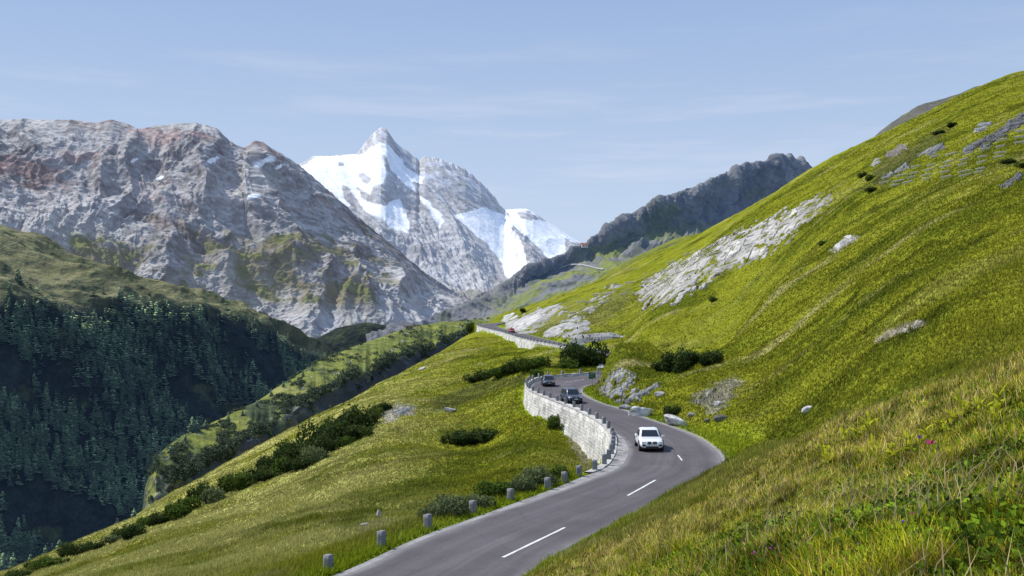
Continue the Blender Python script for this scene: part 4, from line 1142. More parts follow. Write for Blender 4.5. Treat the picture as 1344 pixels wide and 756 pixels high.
make_car('dark_estate', 'dark grey car last in the line, before the far bend', (5.45, 150.6, road_z(5.45, 150.6)), (.04, -1, 0), M_grey, 4.6, 1.86, 1.58, 'wagon')
make_car('red_car', 'small red car driving on the upper road', (-.1, 335, road_z(-.1, 335)), (.14, -1, 0), M_red, 4.2, 1.8, 1.5, 'wagon')

# ================================================================== road sign
M_green = flat('sign_green', (.012, .075, .055), rough=.45); M_swhite = flat('sign_white', (.65, .72, .72), rough=.5); M_steel = flat('galvanised_steel', (.22, .23, .24), rough=.5, metal=.7)
sx_, sy2 = 11.75, 146.0; sz = float(tz(sx_, sy2)[0])
sg = empty('road_sign', (sx_, sy2, sz), math.radians(4)); tag(sg, 'green road sign with pale lettering on a single pole at the verge', 'road sign')
bm = bmesh.new(); tube(bm, (0, .03, -.3), (0, .03, 2.35), .035, seg=10); bm_obj('pole', bm, M_steel, sg)
bm = bmesh.new(); bx(bm, (0, 0, 1.75), (1.02, .03, .98)); pn = bm_obj('panel', bm, M_green, sg, bevel=.01)
bm = bmesh.new(); rr = random.Random(5)
for zz, n_, hh in ((2.02, 9, .09), (1.84, 8, .09), (1.63, 6, .07)):
    xx = -.40
    for k in range(n_):
        wch = rr.uniform(.05, .085)
        bx(bm, (xx+wch/2, -.018, zz), (wch*.3, .006, hh)); bx(bm, (xx+wch*.7, -.018, zz+rr.choice((-1, 0, 1))*hh*.4), (wch*.5, .006, hh*.22))
        xx += wch+.022
bx(bm, (.30, -.018, 1.36), (.26, .006, .10)); bm_obj('lettering', bm, M_swhite, pn)

# ================================================================== rocks
M_rock = col_mat('schist', scales=((.6, .22), (3.0, .22)), bumps=((.9, .7, .35), (4, .6, .12)), rough=.9)
def unit_dir(p0, p1):
    a, b_ = np.array(hit(*p0)), np.array(hit(*p1)); d = b_-a; return d/np.linalg.norm(d)
NSL = np.array([-.42, -.03, .9]); NSL = NSL/np.linalg.norm(NSL)
def outcrop(label, poly, amp=.8, per=4.5, line=((840,395),(1060,270)), light=(.36, .35, .335), dark=(.14, .14, .145), edge=9, soft=3, seed=0, grassy=.0, name='rock_outcrop', group=None):
    """layered rock: beds follow the given line; bed spacing is set from how the bed planes cut this part of the slope"""
    hs = [hit(*q) for q in poly]
    d0, d1 = min(q[1] for q in hs)*.9, max(q[1] for q in hs)*1.12
    x0 = min(q[0] for q in poly)-7; x1 = max(q[0] for q in poly)+7; y0 = min(q[1] for q in poly)-6; y1 = max(q[1] for q in poly)+6
    stp = .42 if (x1-x0)*(y1-y0) > 3500 else .28
    u = np.arange(x0, x1, stp); v = np.arange(y1, y0, -stp)
    lf = np.linspace(math.log(d0), math.log(d1), 160); D = np.zeros((len(v), len(u)))
    sm = np.zeros((160, len(u)))
    yy = np.exp(lf)
    for j, uu in enumerate(u): sm[:, j] = HZ-tz((uu-CX)/F*yy, yy)/yy*F
    for _ in range(2):
        p_ = np.pad(sm, ((4, 4), (6, 6)), mode='edge'); sm = sum(p_[i:i+160, 6:-6] for i in range(9))/9
        p_ = np.pad(sm, ((4, 4), (6, 6)), mode='edge'); sm = sum(p_[4:-4, i:i+len(u)] for i in range(13))/13
    for j in range(len(u)):
        mono = np.minimum.accumulate(sm[:, j])-np.arange(160)*1e-4
        D[:, j] = np.exp(np.interp(-v, -mono, lf))
    Uu, Vv_ = np.meshgrid(u, v)
    P = np.stack([(Uu-CX)/F*D, D, (HZ-Vv_)/F*D], -1)
    du = np.gradient(P, axis=1); dv = np.gradient(P, axis=0); n_ = np.cross(du.mean((0, 1)), dv.mean((0, 1))); n_ /= np.linalg.norm(n_); n_ *= np.sign(n_[2])
    dl = unit_dir(*line); nn = np.cross(n_, dl); nn /= np.linalg.norm(nn)
    al = P@dl; q = P@nn
    ex, ey = line[1][0]-line[0][0], line[1][1]-line[0][1]; el_ = math.hypot(ex, ey); ex /= el_; ey /= el_
    ga = np.gradient(al, stp, axis=1).mean()*ex - np.gradient(al, stp, axis=0).mean()*ey
    gq = -np.gradient(q, stp, axis=1).mean()*ey - np.gradient(q, stp, axis=0).mean()*ex
    an = al/abs(ga); qn = q/abs(gq)              # one unit = one photo pixel along / across the beds
    sd = poly_sd(Uu, Vv_, poly)+fbm2(an/16+seed, qn/5, 4)*edge
    wq = qn+fbm2(an/60+seed, qn/16, 3)*per*1.6
    k = wq/per+perlin2(an/22+seed, qn/9)*.35; fr = k-np.floor(k); cell = np.floor(k)
    rb = perlin2(cell*7.31+seed, an/26+cell*3.3)                 # each bed stands out or back
    jt = an/(per*3.2)+3*perlin2(cell*5.3, seed*1.7+cell*0); jf = jt-np.floor(jt); jc = np.floor(jt)
    rj = perlin2(jc*3.7+.5, cell*2.9+.3+seed)
    k2 = wq/(per*.36)+perlin2(an/12, qn/5+seed)*.4; fr2 = k2-np.floor(k2)
    gap = np.maximum(sstep(.24, .02, fr)*sstep(-.55, .1, rb+.4*perlin2(an/9, cell*1.3)), .45*sstep(.3, .0, fr2))
    gap = np.maximum(gap, .7*sstep(.09, .0, jf)*(rj > -.1))
    m_ = sstep(0, soft, sd)
    h = ((fr*.55+rb*.55+rj*.45)+fr2*.10-.55*gap+.10*fbm2(an/3, qn/1.6, 3))*amp*m_ - .25*(1-m_)
    Pd = P+n_*h[..., None]
    lt_ = np.array(light)
    c = np.zeros(P.shape)+lt_
    c = c*(1+.42*rb+.28*rj+.25*fbm2(an/7, qn/2, 4))[..., None]
    c = mixc(c, np.array(dark)*.6+lt_*.4, sstep(.05, .4, fbm2(an/18+seed, qn/6, 4))*.7)
    c = mixc(c, dark, gap*.8)  # gap colour holds dirt and painted crack shade
    gm = sstep(.34-grassy*1.6, .46-grassy*1.6, fbm2(an/14+3, qn/4+seed, 4)-.12*rb+.3*gap)
    c = mixc(c, (.13, .14, .010), gm)
    ok = sd > -1.6
    fcs = grid_faces(len(v), len(u)); fcs = fcs[ok.ravel()[fcs].all(1)]
    usedv = np.unique(fcs); rm = np.zeros(ok.size, np.int32); rm[usedv] = np.arange(len(usedv))
    Vv = Pd.reshape(-1, 3)[usedv]; org = np.array([Vv[:, 0].mean(), Vv[:, 1].mean(), Vv[:, 2].min()])
    o = mesh_np(name, Vv-org, rm[fcs], M_rock, c.reshape(-1, 3)[usedv], smooth=False, loc=org)
    tag(o, label, 'rock', group)
    return o
outcrop('largest pale layered rock slab slanting across the green hillside', [(1090,253),(1096,266),(1052,298),(1004,340),(945,364),(882,400),(843,402),(836,385),(852,362),(900,338),(950,312),(1010,288),(1060,264)], 0.75, 5.2, light=(.38,.365,.34), dark=(.085,.085,.08), edge=20, grassy=.09, seed=1)
outcrop('white rock slab with dark cleft above the red car on the upper road', [(659,420),(672,411),(681,415),(700,403),(742,398),(745,408),(722,424),(700,439),(680,440),(664,434)], 1.00, 5.0, line=((690,436),(740,402)), light=(.40,.39,.37), dark=(.06,.06,.065), edge=9, grassy=.03, seed=2)
outcrop('ribbed grey rocks low on the slope beside the upper road', [(711,440),(722,430),(745,419),(764,414),(776,424),(774,438),(748,446),(716,446)], 1.00, 4.2, line=((720,440),(770,418)), light=(.34,.335,.33), dark=(.13,.13,.135), edge=9, seed=3, grassy=.12)
outcrop('small scattered rock steps in grass between two slabs', [(742,415),(775,398),(800,372),(815,374),(810,385),(790,402),(770,416),(750,424)], 0.70, 3.4, line=((745,420),(812,378)), light=(.34,.335,.32), edge=14, seed=4, grassy=.3)
outcrop('long dark grey rock band high at the edge of the hillside', [(1262,198),(1280,188),(1300,178),(1325,160),(1344,147),(1400,128),(1400,150),(1344,165),(1310,186),(1282,199),(1266,203)], 1.00, 3.4, line=((1270,198),(1340,155)), light=(.17,.172,.178), dark=(.05,.05,.055), edge=8, seed=5)
outcrop('grey rounded rock above the rows of snow barriers', [(1201,204),(1214,195),(1238,189),(1245,193),(1226,203),(1206,206)], 0.90, 3.4, line=((1205,204),(1243,191)), light=(.18,.183,.19), dark=(.06,.06,.065), edge=5, soft=3, seed=6)
outcrop('pale grey rock set alone high in the grass', [(1276,174),(1284,162),(1302,158),(1304,164),(1286,176)], 0.80, 3.4, line=((1277,174),(1302,160)), light=(.27,.275,.28), edge=3, soft=3, seed=7)
outcrop('brown broken rocks at the top of the hollow', [(1160,203),(1178,190),(1194,187),(1192,196),(1180,204),(1165,209)], 0.80, 3.4, line=((1162,206),(1192,190)), light=(.19,.172,.145), dark=(.04,.04,.035), edge=6, soft=3, seed=8)
outcrop('low grey rocks below the hollow', [(1157,232),(1175,222),(1192,214),(1196,220),(1180,228),(1162,236)], 0.80, 3.4, line=((1160,232),(1192,217)), light=(.19,.195,.20), edge=6, soft=3, seed=9)
outcrop('small grey rocks beside the hollow and its shrubs', [(1140,218),(1150,208),(1157,206),(1156,213),(1148,220)], 0.70, 3.4, line=((1140,218),(1156,207)), light=(.26,.26,.26), edge=4, soft=3, seed=10)
outcrop('stepped grey outcrop at the roadside by the road sign', [(784,516),(786,500),(795,493),(808,489),(826,486),(836,488),(838,500),(842,514),(842,528),(822,532),(806,526),(792,522)], 0.85, 3.4, line=((790,512),(832,490)), light=(.27,.27,.275), dark=(.11,.11,.12), edge=11, seed=11, grassy=.22)
outcrop('rock nose with a pale top hiding the road', [(783,492),(785,480),(789,474),(796,478),(795,488),(789,496)], 0.90, 3.4, line=((784,492),(795,476)), light=(.36,.355,.35), dark=(.13,.13,.14), edge=3, soft=3, seed=12)
outcrop('flat pale rock ledge above the roadside outcrop', [(826,524),(842,514),(864,505),(868,508),(850,519),(832,530)], 0.70, 3.4, line=((828,526),(866,506)), light=(.33,.325,.31), edge=4, soft=3, seed=13)
outcrop('pale broken rocks in the scree above the bend', [(912,528),(926,514),(940,508),(944,513),(930,524),(917,534)], 0.50, 3.4, line=((912,530),(942,510)), light=(.36,.34,.29), edge=7, soft=3, seed=14, grassy=.2)
outcrop('pale eroded rock face in the upper meadow', [(1160,443),(1178,434),(1200,424),(1218,422),(1205,432),(1180,441)], 0.50, 3.4, line=((1160,443),(1216,424)), light=(.44,.41,.33), edge=6, soft=3, seed=15, grassy=.05)
outcrop('small pale slab right of the largest slab', [(1092,326),(1112,310),(1126,308),(1116,319),(1098,329)], 0.70, 3.4, line=((1092,328),(1125,309)), light=(.42,.41,.38), edge=3, soft=3, seed=16)
outcrop('grey stones among bushes on the lower meadow', [(512,542),(526,534),(545,531),(547,536),(530,546),(516,549)], 0.70, 3.4, line=((512,546),(546,533)), light=(.36,.35,.34), edge=5, soft=3, seed=17, grassy=.1)
outcrop('dark rocks in the grass below the snow barriers', [(1310,244),(1325,236),(1340,226),(1344,234),(1330,246),(1316,250)], 0.90, 3.4, line=((1312,248),(1342,230)), light=(.2,.2,.2), dark=(.06,.06,.06), edge=6, soft=3, seed=18, grassy=.1)

def boulder(label, px_, py_, w_, h_, seed, colr=(.42, .41, .39), aspect=.7, tilt=0.0, name='boulder', dist=None):
    x, y, z = hit(px_, py_)
    s = y/F; r = np.random.default_rng(seed)
    bm = bmesh.new(); bmesh.ops.create_icosphere(bm, subdivisions=4, radius=1)
    d = np.array([v.co[:] for v in bm.verts]); fcs = np.array([[q.index for q in f.verts] for f in bm.faces]); bm.free()
    nrm = r.normal(size=(13, 3)); nrm /= np.linalg.norm(nrm, axis=1, keepdims=True); dd = r.uniform(.62, 1.0, 13)
    rad = np.min(np.where(d@nrm.T > .05, dd/np.maximum(d@nrm.T, .05), 9), 1); rad = np.minimum(rad, 1.1)
    V = d*rad[:, None]; V *= (1+.05*fbm3(V[:, 0]*3+seed, V[:, 1]*3, V[:, 2]*3, 4))[:, None]
    V = V*np.array([w_*s*.55, w_*s*.55*aspect, h_*s*.62])
    ct, st_ = math.cos(tilt), math.sin(tilt)
    V = np.stack([V[:, 0]*ct-V[:, 2]*st_, V[:, 1], V[:, 0]*st_+V[:, 2]*ct], -1)
    n_ = fbm3(V[:, 0]*1.5, V[:, 1]*1.5, V[:, 2]*2.5+seed, 4)
    c = mixc(np.zeros(V.shape)+np.array(colr), np.array(colr)*.5, sstep(0, .4, n_)*.7)
    o = mesh_np(name, V, fcs, M_rock, c, smooth=False, loc=(x, y, float(tz(x, y)[0])+h_*s*.26))
    tag(o, label, 'boulder'); return o
boulder('broad white boulder at the road edge below the outcrop', 841, 546, 31, 15, 1, (.56,.55,.53), tilt=.10)
boulder('small grey boulder wedged between outcrop and road', 821, 537, 15, 9, 2, (.36,.36,.36))
boulder('long white slab boulder leaning down to the kerb', 889, 558, 36, 13, 3, (.54,.53,.51), tilt=-.42)
boulder('dark boulder pair above the bend, smaller one', 929, 554, 9, 6, 4, (.16,.15,.14)); boulder('dark boulder pair above the bend, larger one', 946, 553, 17, 9, 5, (.15,.145,.14))
boulder('bright block of stone in the grass above the dark boulders', 942, 532, 12, 7, 6, (.48,.47,.46)); boulder('small white stone alone in the meadow gully', 1060, 541, 15, 8, 7, (.55,.54,.52), tilt=.35)
boulder('grey stone half buried beside the dark shrub', 908, 547, 10, 5, 8, (.30,.29,.28)); boulder('grey stone near the outcrop ledge', 866, 520, 12, 7, 9, (.34,.335,.33))
boulder('pale stone at the foot of the stone wall', 706, 540, 7, 5, 10, (.40,.39,.37)); boulder('stone by the alder bushes in the lower meadow', 590, 540, 16, 6, 11, (.34,.34,.35))
boulder('flat stone in the lower meadow hollow', 481, 693, 16, 7, 12, (.30,.28,.25)); boulder('upright thin stone in the lower meadow', 498, 680, 7, 12, 13, (.38,.37,.35), tilt=.3)
boulder('pale stone by the long bush row', 553, 486, 10, 4, 14, (.5,.48,.45), tilt=.4)

# rubble wall above the hairpin
M_rub = stone_mat('rubble_wall_stone', (.42, .41, .39), (.26, .255, .25), (.03, .03, .03), .75, .5)
pl = [(748,449),(765,449),(785,447.5),(805,446),(822,443)]
hp = np.array([((a-CX)/F*D_, D_, (HZ-b_)/F*D_) for (a, b_), D_ in zip(pl, (243, 242.5, 242, 242, 243))]); hp = np.array([np.interp(np.linspace(0, 4, 60), range(5), hp[:, k]) for k in range(3)]).T
hgt = 1.9*np.clip(np.minimum(np.arange(60)/6, (59-np.arange(60))/18), .25, 1)
jz = .22*fbm2(np.arange(60)/1.7, np.zeros(60), 3)
rows_ = [hp+np.array([.6, 3.0, -.5]), hp+np.stack([np.full(60, .6), np.full(60, 2.4), hgt+jz], 1), hp+np.stack([np.full(60, .3), np.full(60, 1.7), hgt+jz], 1), hp+np.stack([np.full(60, -.1), np.full(60, .6), hgt*.5+.1*jz], 1), hp+np.stack([np.full(60, -.3), np.full(60, -.4), np.full(60, -1.0)], 1)]
V = np.array(rows_); org = V.reshape(-1, 3).mean(0)
o = mesh_np('rubble_wall', V-org, grid_faces(5, 60), M_rub, np.ones(V.shape), smooth=False, loc=org)
ss = np.concatenate([[0], np.cumsum(np.linalg.norm(np.diff(hp, axis=0), axis=1))])
attr_vec(o, 'along', np.stack([np.broadcast_to(ss, (5, 60)), V[..., 2]*1.3, np.zeros((5, 60))], -1))
tag(o, 'low rubble stone wall above the bush in the hairpin', 'stone wall')

# ================================================================== snow barriers
M_log = flat('weathered_log', (.62, .57, .48), rough=.9, noise=.25, nscale=6, bump=.3)
def barrier_mesh(Lb=3.0):
    bm = bmesh.new()
    tube(bm, (-Lb/2, 0, .50), (Lb/2-.1, 0, .52), .10, .09, 7); tube(bm, (-Lb/2+.15, .02, .30), (Lb/2, .02, .30), .09, .08, 7); tube(bm, (-Lb/2+.05, .03, .12), (Lb/2-.05, .03, .12), .09, .09, 7)
    for x in (-Lb*.33, Lb*.33):
        tube(bm, (x, .12, -.6), (x, .12, .58), .055, seg=6); tube(bm, (x, .15, .5), (x, .8, -.5), .05, seg=6)
    me = bpy.data.meshes.new('snow_barrier'); bm.to_mesh(me); bm.free(); me.materials.append(M_log); return me
BM = [barrier_mesh(3.0), barrier_mesh(3.5), barrier_mesh(2.6)]
UP = [(885,455),(868,500),(972,443),(1060,437),(957,482),(1035,472),(1142,420),(1230,372),(1222,405),(1222,437),(1128,457),(1128,484),(1213,461),(1322,327),(1318,357),(1318,385),(937,510),(1028,498),(1118,520),(935,537),(1038,533),(1040,555),(945,562),(855,526),(842,550),(842,573),(790,512),(780,541),(765,565),(747,587),(715,530),(710,553),(697,583),(682,603),(637,564),(630,588),(1108,540)]
LO = [(1237,263),(1167,267),(1148,307),(1087,314),(1072,347),(1012,351),(995,386),(937,389),(920,416),(877,418),(826,421),(767,421),(705,450),(757,456),(803,452),(690,485),(740,490),(620,517),(673,521),(620,545),(545,531),(495,538),(520,574),(462,572),(418,575),(360,605),(395,605),(445,607),(385,640),(325,646)]
ups = sorted([(1000+a/3.9, 90+b_/3.9+1.5) for a, b_ in UP]); los = sorted([(640+a/2.92, 190+b_/2.92+1.5) for a, b_ in LO])
for lst, txt, grp, sc_ in ((ups, 'timber snow barrier on the steep upper grass, {} from the slab side', 'snow barriers on the upper grass slope', 1.0), (los, 'timber snow barrier by the pale slab, {} counted up from the road', 'snow barriers along the pale slab', .85)):
    for k, (a, b_) in enumerate(lst):
        x, y, z = hit(a, b_)
        o = bpy.data.objects.new('snow_barrier', random.choice(BM)); COL.objects.link(o)
        ang = math.radians(-12+random.uniform(-8, 8))
        dx, dy = math.cos(ang), math.sin(ang)
        z0, z1 = tz(x-dx*1.4, y-dy*1.4)[0], tz(x+dx*1.4, y+dy*1.4)[0]
        o.rotation_euler = (0, -math.atan2((z1-z0)*.38, 2.8), ang)
        ks = sc_*y/285*1.0
        o.location = (x, y, z+.30); o.scale = (ks, ks, ks*.8)
        tag(o, txt.format(ordinal(k)), 'snow barrier', grp)

# ================================================================== leaves, bushes, trees, grass
M_leaf = leaf_mat('bush_leaves', .25, .45); M_needle = leaf_mat('conifer_needles', .15, .55, haze=(.19, .37, .58, .050)); M_grass = leaf_mat('grass_blades', .35, .55)
M_bark = flat('bark', (.09, .07, .055), rough=.9, noise=.3, nscale=8, bump=.4)
def leaf_quads(P, size, r, droop=0, elong=1.6):
    n_ = len(P)
    a = r.normal(size=(n_, 3)); a /= np.linalg.norm(a, axis=1, keepdims=True)
    b_ = np.cross(a, r.normal(size=(n_, 3))); b_ /= np.linalg.norm(b_, axis=1, keepdims=True)
    s = (size*r.uniform(.6, 1.3, n_))[:, None]
    V = np.stack([P-a*s*elong*.5, P+b_*s*.4, P+a*s*elong*.5, P-b_*s*.4], 1)
    return V.reshape(-1, 3), np.arange(n_*4).reshape(-1, 4)
def bush_mesh(seed, kind):
    r = np.random.default_rng(seed)
    nl = 9 if kind != 'willow' else 12
    cen = np.stack([r.uniform(-.62, .62, nl), r.uniform(-.55, .55, nl), r.uniform(.12, .45, nl)], 1)
    rad = r.uniform(.26, .46, nl)
    n_ = 3400
    k = r.integers(0, nl, n_)
    d = r.normal(size=(n_, 3)); d /= np.linalg.norm(d, axis=1, keepdims=True)
    rr_ = rad[k]*r.uniform(.55, 1.05, n_)**.5*(1+.55*perlin3(d[:, 0]*2.6+k, d[:, 1]*2.2, d[:, 2]*2.2))
    P = cen[k]+d*rr_[:, None]*np.array([1, 1, .95]); P[:, 2] = np.abs(P[:, 2])
    if kind == 'pine':   # upright shoots
        P = P+np.stack([r.normal(0, .02, n_), r.normal(0, .02, n_), r.exponential(.09, n_)], 1)
    V, Fc = leaf_quads(P, np.full(n_, .085 if kind != 'willow' else .065), r, elong=2.0 if kind != 'alder' else 1.4)
    base_c = {'pine': (.040, .060, .018), 'alder': (.072, .112, .020), 'willow': (.115, .140, .060)}[kind]
    tone = (1+.5*fbm3(P[:, 0]*3+seed, P[:, 1]*3, P[:, 2]*3, 3))*r.uniform(.65, 1.4, n_)*(.55+.6*np.clip(P[:, 2]/.7, 0, 1))
    c = np.array(base_c)*tone[:, None]
    if kind == 'pine': c = c+np.array((.02, .018, .0))*(r.uniform(0, 1, n_) > .9)[:, None]
    me_o = mesh_np('bush', V, Fc, M_leaf, np.repeat(c, 4, 0), smooth=False)
    me = me_o.data; bpy.data.objects.remove(me_o); return me
BUSH = {k: [bush_mesh(40+i+j*7, k) for i in range(3)] for j, k in enumerate(('pine', 'alder', 'willow'))}
BUSH_D = {'dark bush filling the hairpin behind the far bend': 198, 'green bush behind the posts of the far bend': 190, 'dark bush against the rock nose at the far bend': 200, 'green bush at the foot of the upper retaining wall': 221, 'low green bush just outside the far bend': 187}
def bush(px_, py_, w_, h_, kind, label, group, name=None):
    x, y, z = hit(px_, py_)
    if label in BUSH_D:
        y = BUSH_D[label]; x = (px_-CX)/F*y; z = float(tz(x, y)[0])
    s = y/F
    o = bpy.data.objects.new(name or {'pine': 'mountain_pine_bush', 'alder': 'green_bush', 'willow': 'willow_bush'}[kind], random.choice(BUSH[kind])); COL.objects.link(o)
    W_, H_ = w_*s/1.7, h_*s/.92
    o.scale = (W_, W_*random.uniform(.75, 1.0), H_); o.location = (x, y, z-.12*H_); o.rotation_euler = (0, 0, random.uniform(0, 6.28))
    tag(o, label, 'bush', group); return o
ROWB = [(20,757,44,14),(45,750,40,14),(72,742,40,15),(98,733,30,12),(152,710,28,14),(172,702,32,16),(190,693,36,18),(208,686,36,18),(226,678,34,18),(246,670,40,20),(265,660,40,20),(283,656,36,20),(302,648,42,24),(322,640,42,26),(342,631,36,20),(352,622,30,16),
        (372,617,50,26),(392,607,54,30),(410,600,54,32),(428,590,56,34),(444,580,54,34),(458,574,46,30),(474,563,42,26),(488,552,36,24),(500,540,26,18),(432,574,30,20),(455,558,30,18),(480,568,26,18),(338,640,34,16),(358,630,36,18),(378,622,40,20),(398,614,44,22),(416,606,44,22),(434,597,44,22),(452,586,42,22),(470,574,36,20),(386,596,30,18),(412,586,30,20),(440,566,34,22),(462,552,26,18),(214,688,30,14),(240,676,34,16),(160,706,26,12),(118,722,26,10)]
for k, (a, b_, c_, d_) in enumerate(ROWB):
    rk_ = random.Random(k*7+1); fs = rk_.uniform(.85, 1.3)
    bush(a+rk_.uniform(-4, 4), b_+rk_.uniform(-4, 3), c_*fs, d_*fs*rk_.uniform(.75, 1.15), ('pine', 'pine', 'alder', 'pine', 'willow', 'pine', 'alder')[k % 7], f'bush in the row across the lower meadow, {ordinal(k)} counted up from the valley end', 'bushes in a row across the lower meadow')
for a, b_, c_, d_, kd, lb in [
    (888,488,52,34,'pine','biggest dark pine bush on the slope above the roadside outcrop'), (912,478,44,22,'pine','dark pine bush just uphill of the biggest one on that slope'), (935,478,32,20,'pine','dark pine bush at the uphill end of the slope clump'), (868,486,28,16,'pine','small dark pine bush at the road end of the slope clump'),
    (881,545,34,16,'pine','low dark shrub between two white roadside boulders'), (765,488,58,34,'pine','dark bush filling the hairpin behind the far bend'), (748,486,36,22,'alder','green bush behind the posts of the far bend'), (783,482,26,22,'pine','dark bush against the rock nose at the far bend'),
    (757,470,34,16,'alder','green bush at the foot of the upper retaining wall'), (738,488,28,12,'alder','low green bush just outside the far bend'),
    (712,480,38,16,'alder','bright green bush below the upper retaining wall'), (695,484,40,18,'alder','middle green bush of the clump under the upper wall'), (678,488,44,18,'pine','dark bush of the clump under the upper wall'), (660,494,44,16,'alder','spreading green bush down from the upper wall clump'), (640,498,44,14,'pine','dark low bush towards the valley below the upper wall'), (622,501,24,10,'pine','last small bush on the valley side of the upper wall clump'), (705,494,24,12,'alder','small round bush beside the far bend'),
    (617,437,17,13,'alder','lone green bush below the end of the upper road'), (686,411,9,5,'pine','tiny dark bush on the crest above the white slab'),
    (592,674,66,34,'willow','grey green willow bush nearest the road in the lower meadow'), (568,678,40,24,'willow','small willow bush at the downhill end of the roadside willows'), (622,666,50,24,'willow','willow bush behind the roadside post with low spread'), (650,652,54,26,'alder','green leafy bush between the roadside willows'), (682,645,44,28,'willow','pale willow bush uphill of the green leafy bush'), (708,637,54,34,'willow','tall pale willow bush close to the stone posts'), (730,628,36,22,'alder','green bush tucked under the bend by the wall foot'),
    (729,560,32,20,'alder','green bush growing at the foot of the retaining wall'), (742,566,22,14,'alder','small green bush hugging the retaining wall'),
    (602,583,44,18,'pine','flat dark pine patch in the open meadow, valley half'), (635,580,48,18,'pine','flat dark pine patch in the open meadow, road half'), (775,558,7,8,'alder','tuft growing out of the retaining wall face'),
    (1142,236,19,8,'alder','dark shrub put in for the shadow of the hollow high on the hillside'), (1132,233,14,8,'pine','small dark shrub put in for the shadow at the lower end of the hollow'), (1143,252,20,6,'pine','dark shrub below the hollow on the hillside'), (1232,176,16,6,'pine','dark shrub high above the snow barriers'), (1250,166,18,6,'pine','uppermost dark shrub under the skyline'), (1325,214,20,6,'pine','dark shrub at the end of the snow barriers'), (1342,220,16,8,'pine','dark shrub at the frame edge under the barriers'),  # the shrubs in the hollow are added in place of its shadow
    (935,395,14,7,'alder','small green shrub under the pale slab'), (1080,322,20,7,'alder','green shrub beside the small pale slab')]:
    bush(a, b_, c_, d_, kd, lb, None)

# --- conifers
def conifer_mesh(seed, full=True):
    r = np.random.default_rng(seed); Vs = []; Cs = []
    levels = 13 if full else 7
    for k in range(levels):
        t = k/levels
        z = .10+.88*t; R = (.25*(1-t)**.75+.02)*r.uniform(.8, 1.2); nb = int(9-4*t) if full else 5
        for j in range(nb):
            a = r.uniform(0, 2*PI); L_ = R*r.uniform(.7, 1.25); ca, sa = math.cos(a), math.sin(a); wd = L_*.42+.012
            p0 = np.array([0, 0, z+.045]); tip = np.array([ca*L_, sa*L_, z-.05*r.uniform(.3, 1.4)]); mid = (p0+tip)/2+np.array([0, 0, .012]); sd = np.array([-sa, ca, 0])*wd
            Vs += [p0, mid+sd, tip, mid-sd]; Cs += [np.array((.20, .265, .13))*r.uniform(.35, 1.6)*(.55+.75*t)]  # needle colour painted lighter towards the top, as skylight would
    V = np.array(Vs); Fc = np.arange(len(V)).reshape(-1, 4); C = np.repeat(np.array(Cs), 4, 0)
    return V, Fc, C
def tree_mesh(seed):
    V, Fc, C = conifer_mesh(seed)
    # trunk as four sided taper
    tv = []; tf = []
    for k in range(4):
        a0, a1 = k*PI/2, (k+1)*PI/2
        tv += [(math.cos(a0)*.018, math.sin(a0)*.018, -.06), (math.cos(a1)*.018, math.sin(a1)*.018, -.06), (math.cos(a1)*.004, math.sin(a1)*.004, .9), (math.cos(a0)*.004, math.sin(a0)*.004, .9)]
        tf.append([len(V)+4*k+i for i in range(4)])
    V = np.concatenate([V, np.array(tv)]); Fc = np.concatenate([Fc, np.array(tf)]); C = np.concatenate([C, np.full((16, 3), .05)])
    o = mesh_np('conifer', V, Fc, M_needle, C, smooth=False); me = o.data; bpy.data.objects.remove(o); return me
TREES = [tree_mesh(i) for i in range(6)]
# sites on the wooded slope, denser in belts
cx_ = []
fu, fv, ft = FU.ravel(), FV.ravel(), FT.ravel(); fp = FP.reshape(-1, 3); fn = FN.reshape(-1, 3)
selm = (ft > .12) & (ft < 1.42) & (fu > -330) & (fu < 470)
idx = np.flatnonzero(selm)
dens = sstep(-.05, .22, fbm2(fp[idx, 0]/150+2, fp[idx, 1]/150+fp[idx, 2]/90, 4)+.16)*np.where(ft[idx] > .80, .04+.5*sstep(1.05, .80, ft[idx])**2, 1.0)*sstep(1.45, 1.2, ft[idx])
pick = rng.choice(idx, 4600, replace=False, p=dens/dens.sum())
tp = fp[pick]; tu = fu[pick]; tv_ = fv[pick]; tt = ft[pick]
inview = (tu > -5) & (tu < 440) & (tv_ < 720)
order = np.argsort(tp[:, 1]+np.where(inview, 0, 1e5)+rng.uniform(0, 500, len(tp)))
ind = order[:290]; rest = order[290:]
for i in ind:
    o = bpy.data.objects.new('conifer', TREES[rng.integers(6)]); COL.objects.link(o)
    h_ = rng.uniform(15, 28); o.scale = (h_*rng.uniform(.9, 1.25),)*2+(h_,); o.location = tp[i]-np.array([0, 0, .8]); o.rotation_euler = (rng.uniform(-.05, .05), rng.uniform(-.05, .05), rng.uniform(0, 6.28))
    tag(o, 'tall dark conifer standing in the shaded wood across the valley', 'tree', 'conifers in the shaded wood')
LOW = [conifer_mesh(100+i, False) for i in range(5)]
VV = []; FF = []; CC = []; off = 0
gl_tone = fbm2(tp[:, 0]/70+8, tp[:, 1]/70+tp[:, 2]/40, 3)*2
for i in rest:
    V, Fc, C = LOW[rng.integers(5)]
    h_ = rng.uniform(12, 26)*(1 if tt[i] < 1 else .8); a = rng.uniform(0, 6.28); ca, sa = math.cos(a), math.sin(a); wd = rng.uniform(.9, 1.35)
    VV.append(np.stack([(V[:, 0]*ca-V[:, 1]*sa)*h_*wd, (V[:, 0]*sa+V[:, 1]*ca)*h_*wd, V[:, 2]*h_], 1)+tp[i]-np.array([0, 0, .8])); FF.append(Fc+off); CC.append(C*rng.uniform(.7, 1.35)*(1+.9*float(np.clip(gl_tone[i], -.6, 1)))); off += len(V)
o = mesh_np('conifer_forest', np.concatenate(VV), np.concatenate(FF), M_needle, np.concatenate(CC), smooth=False)
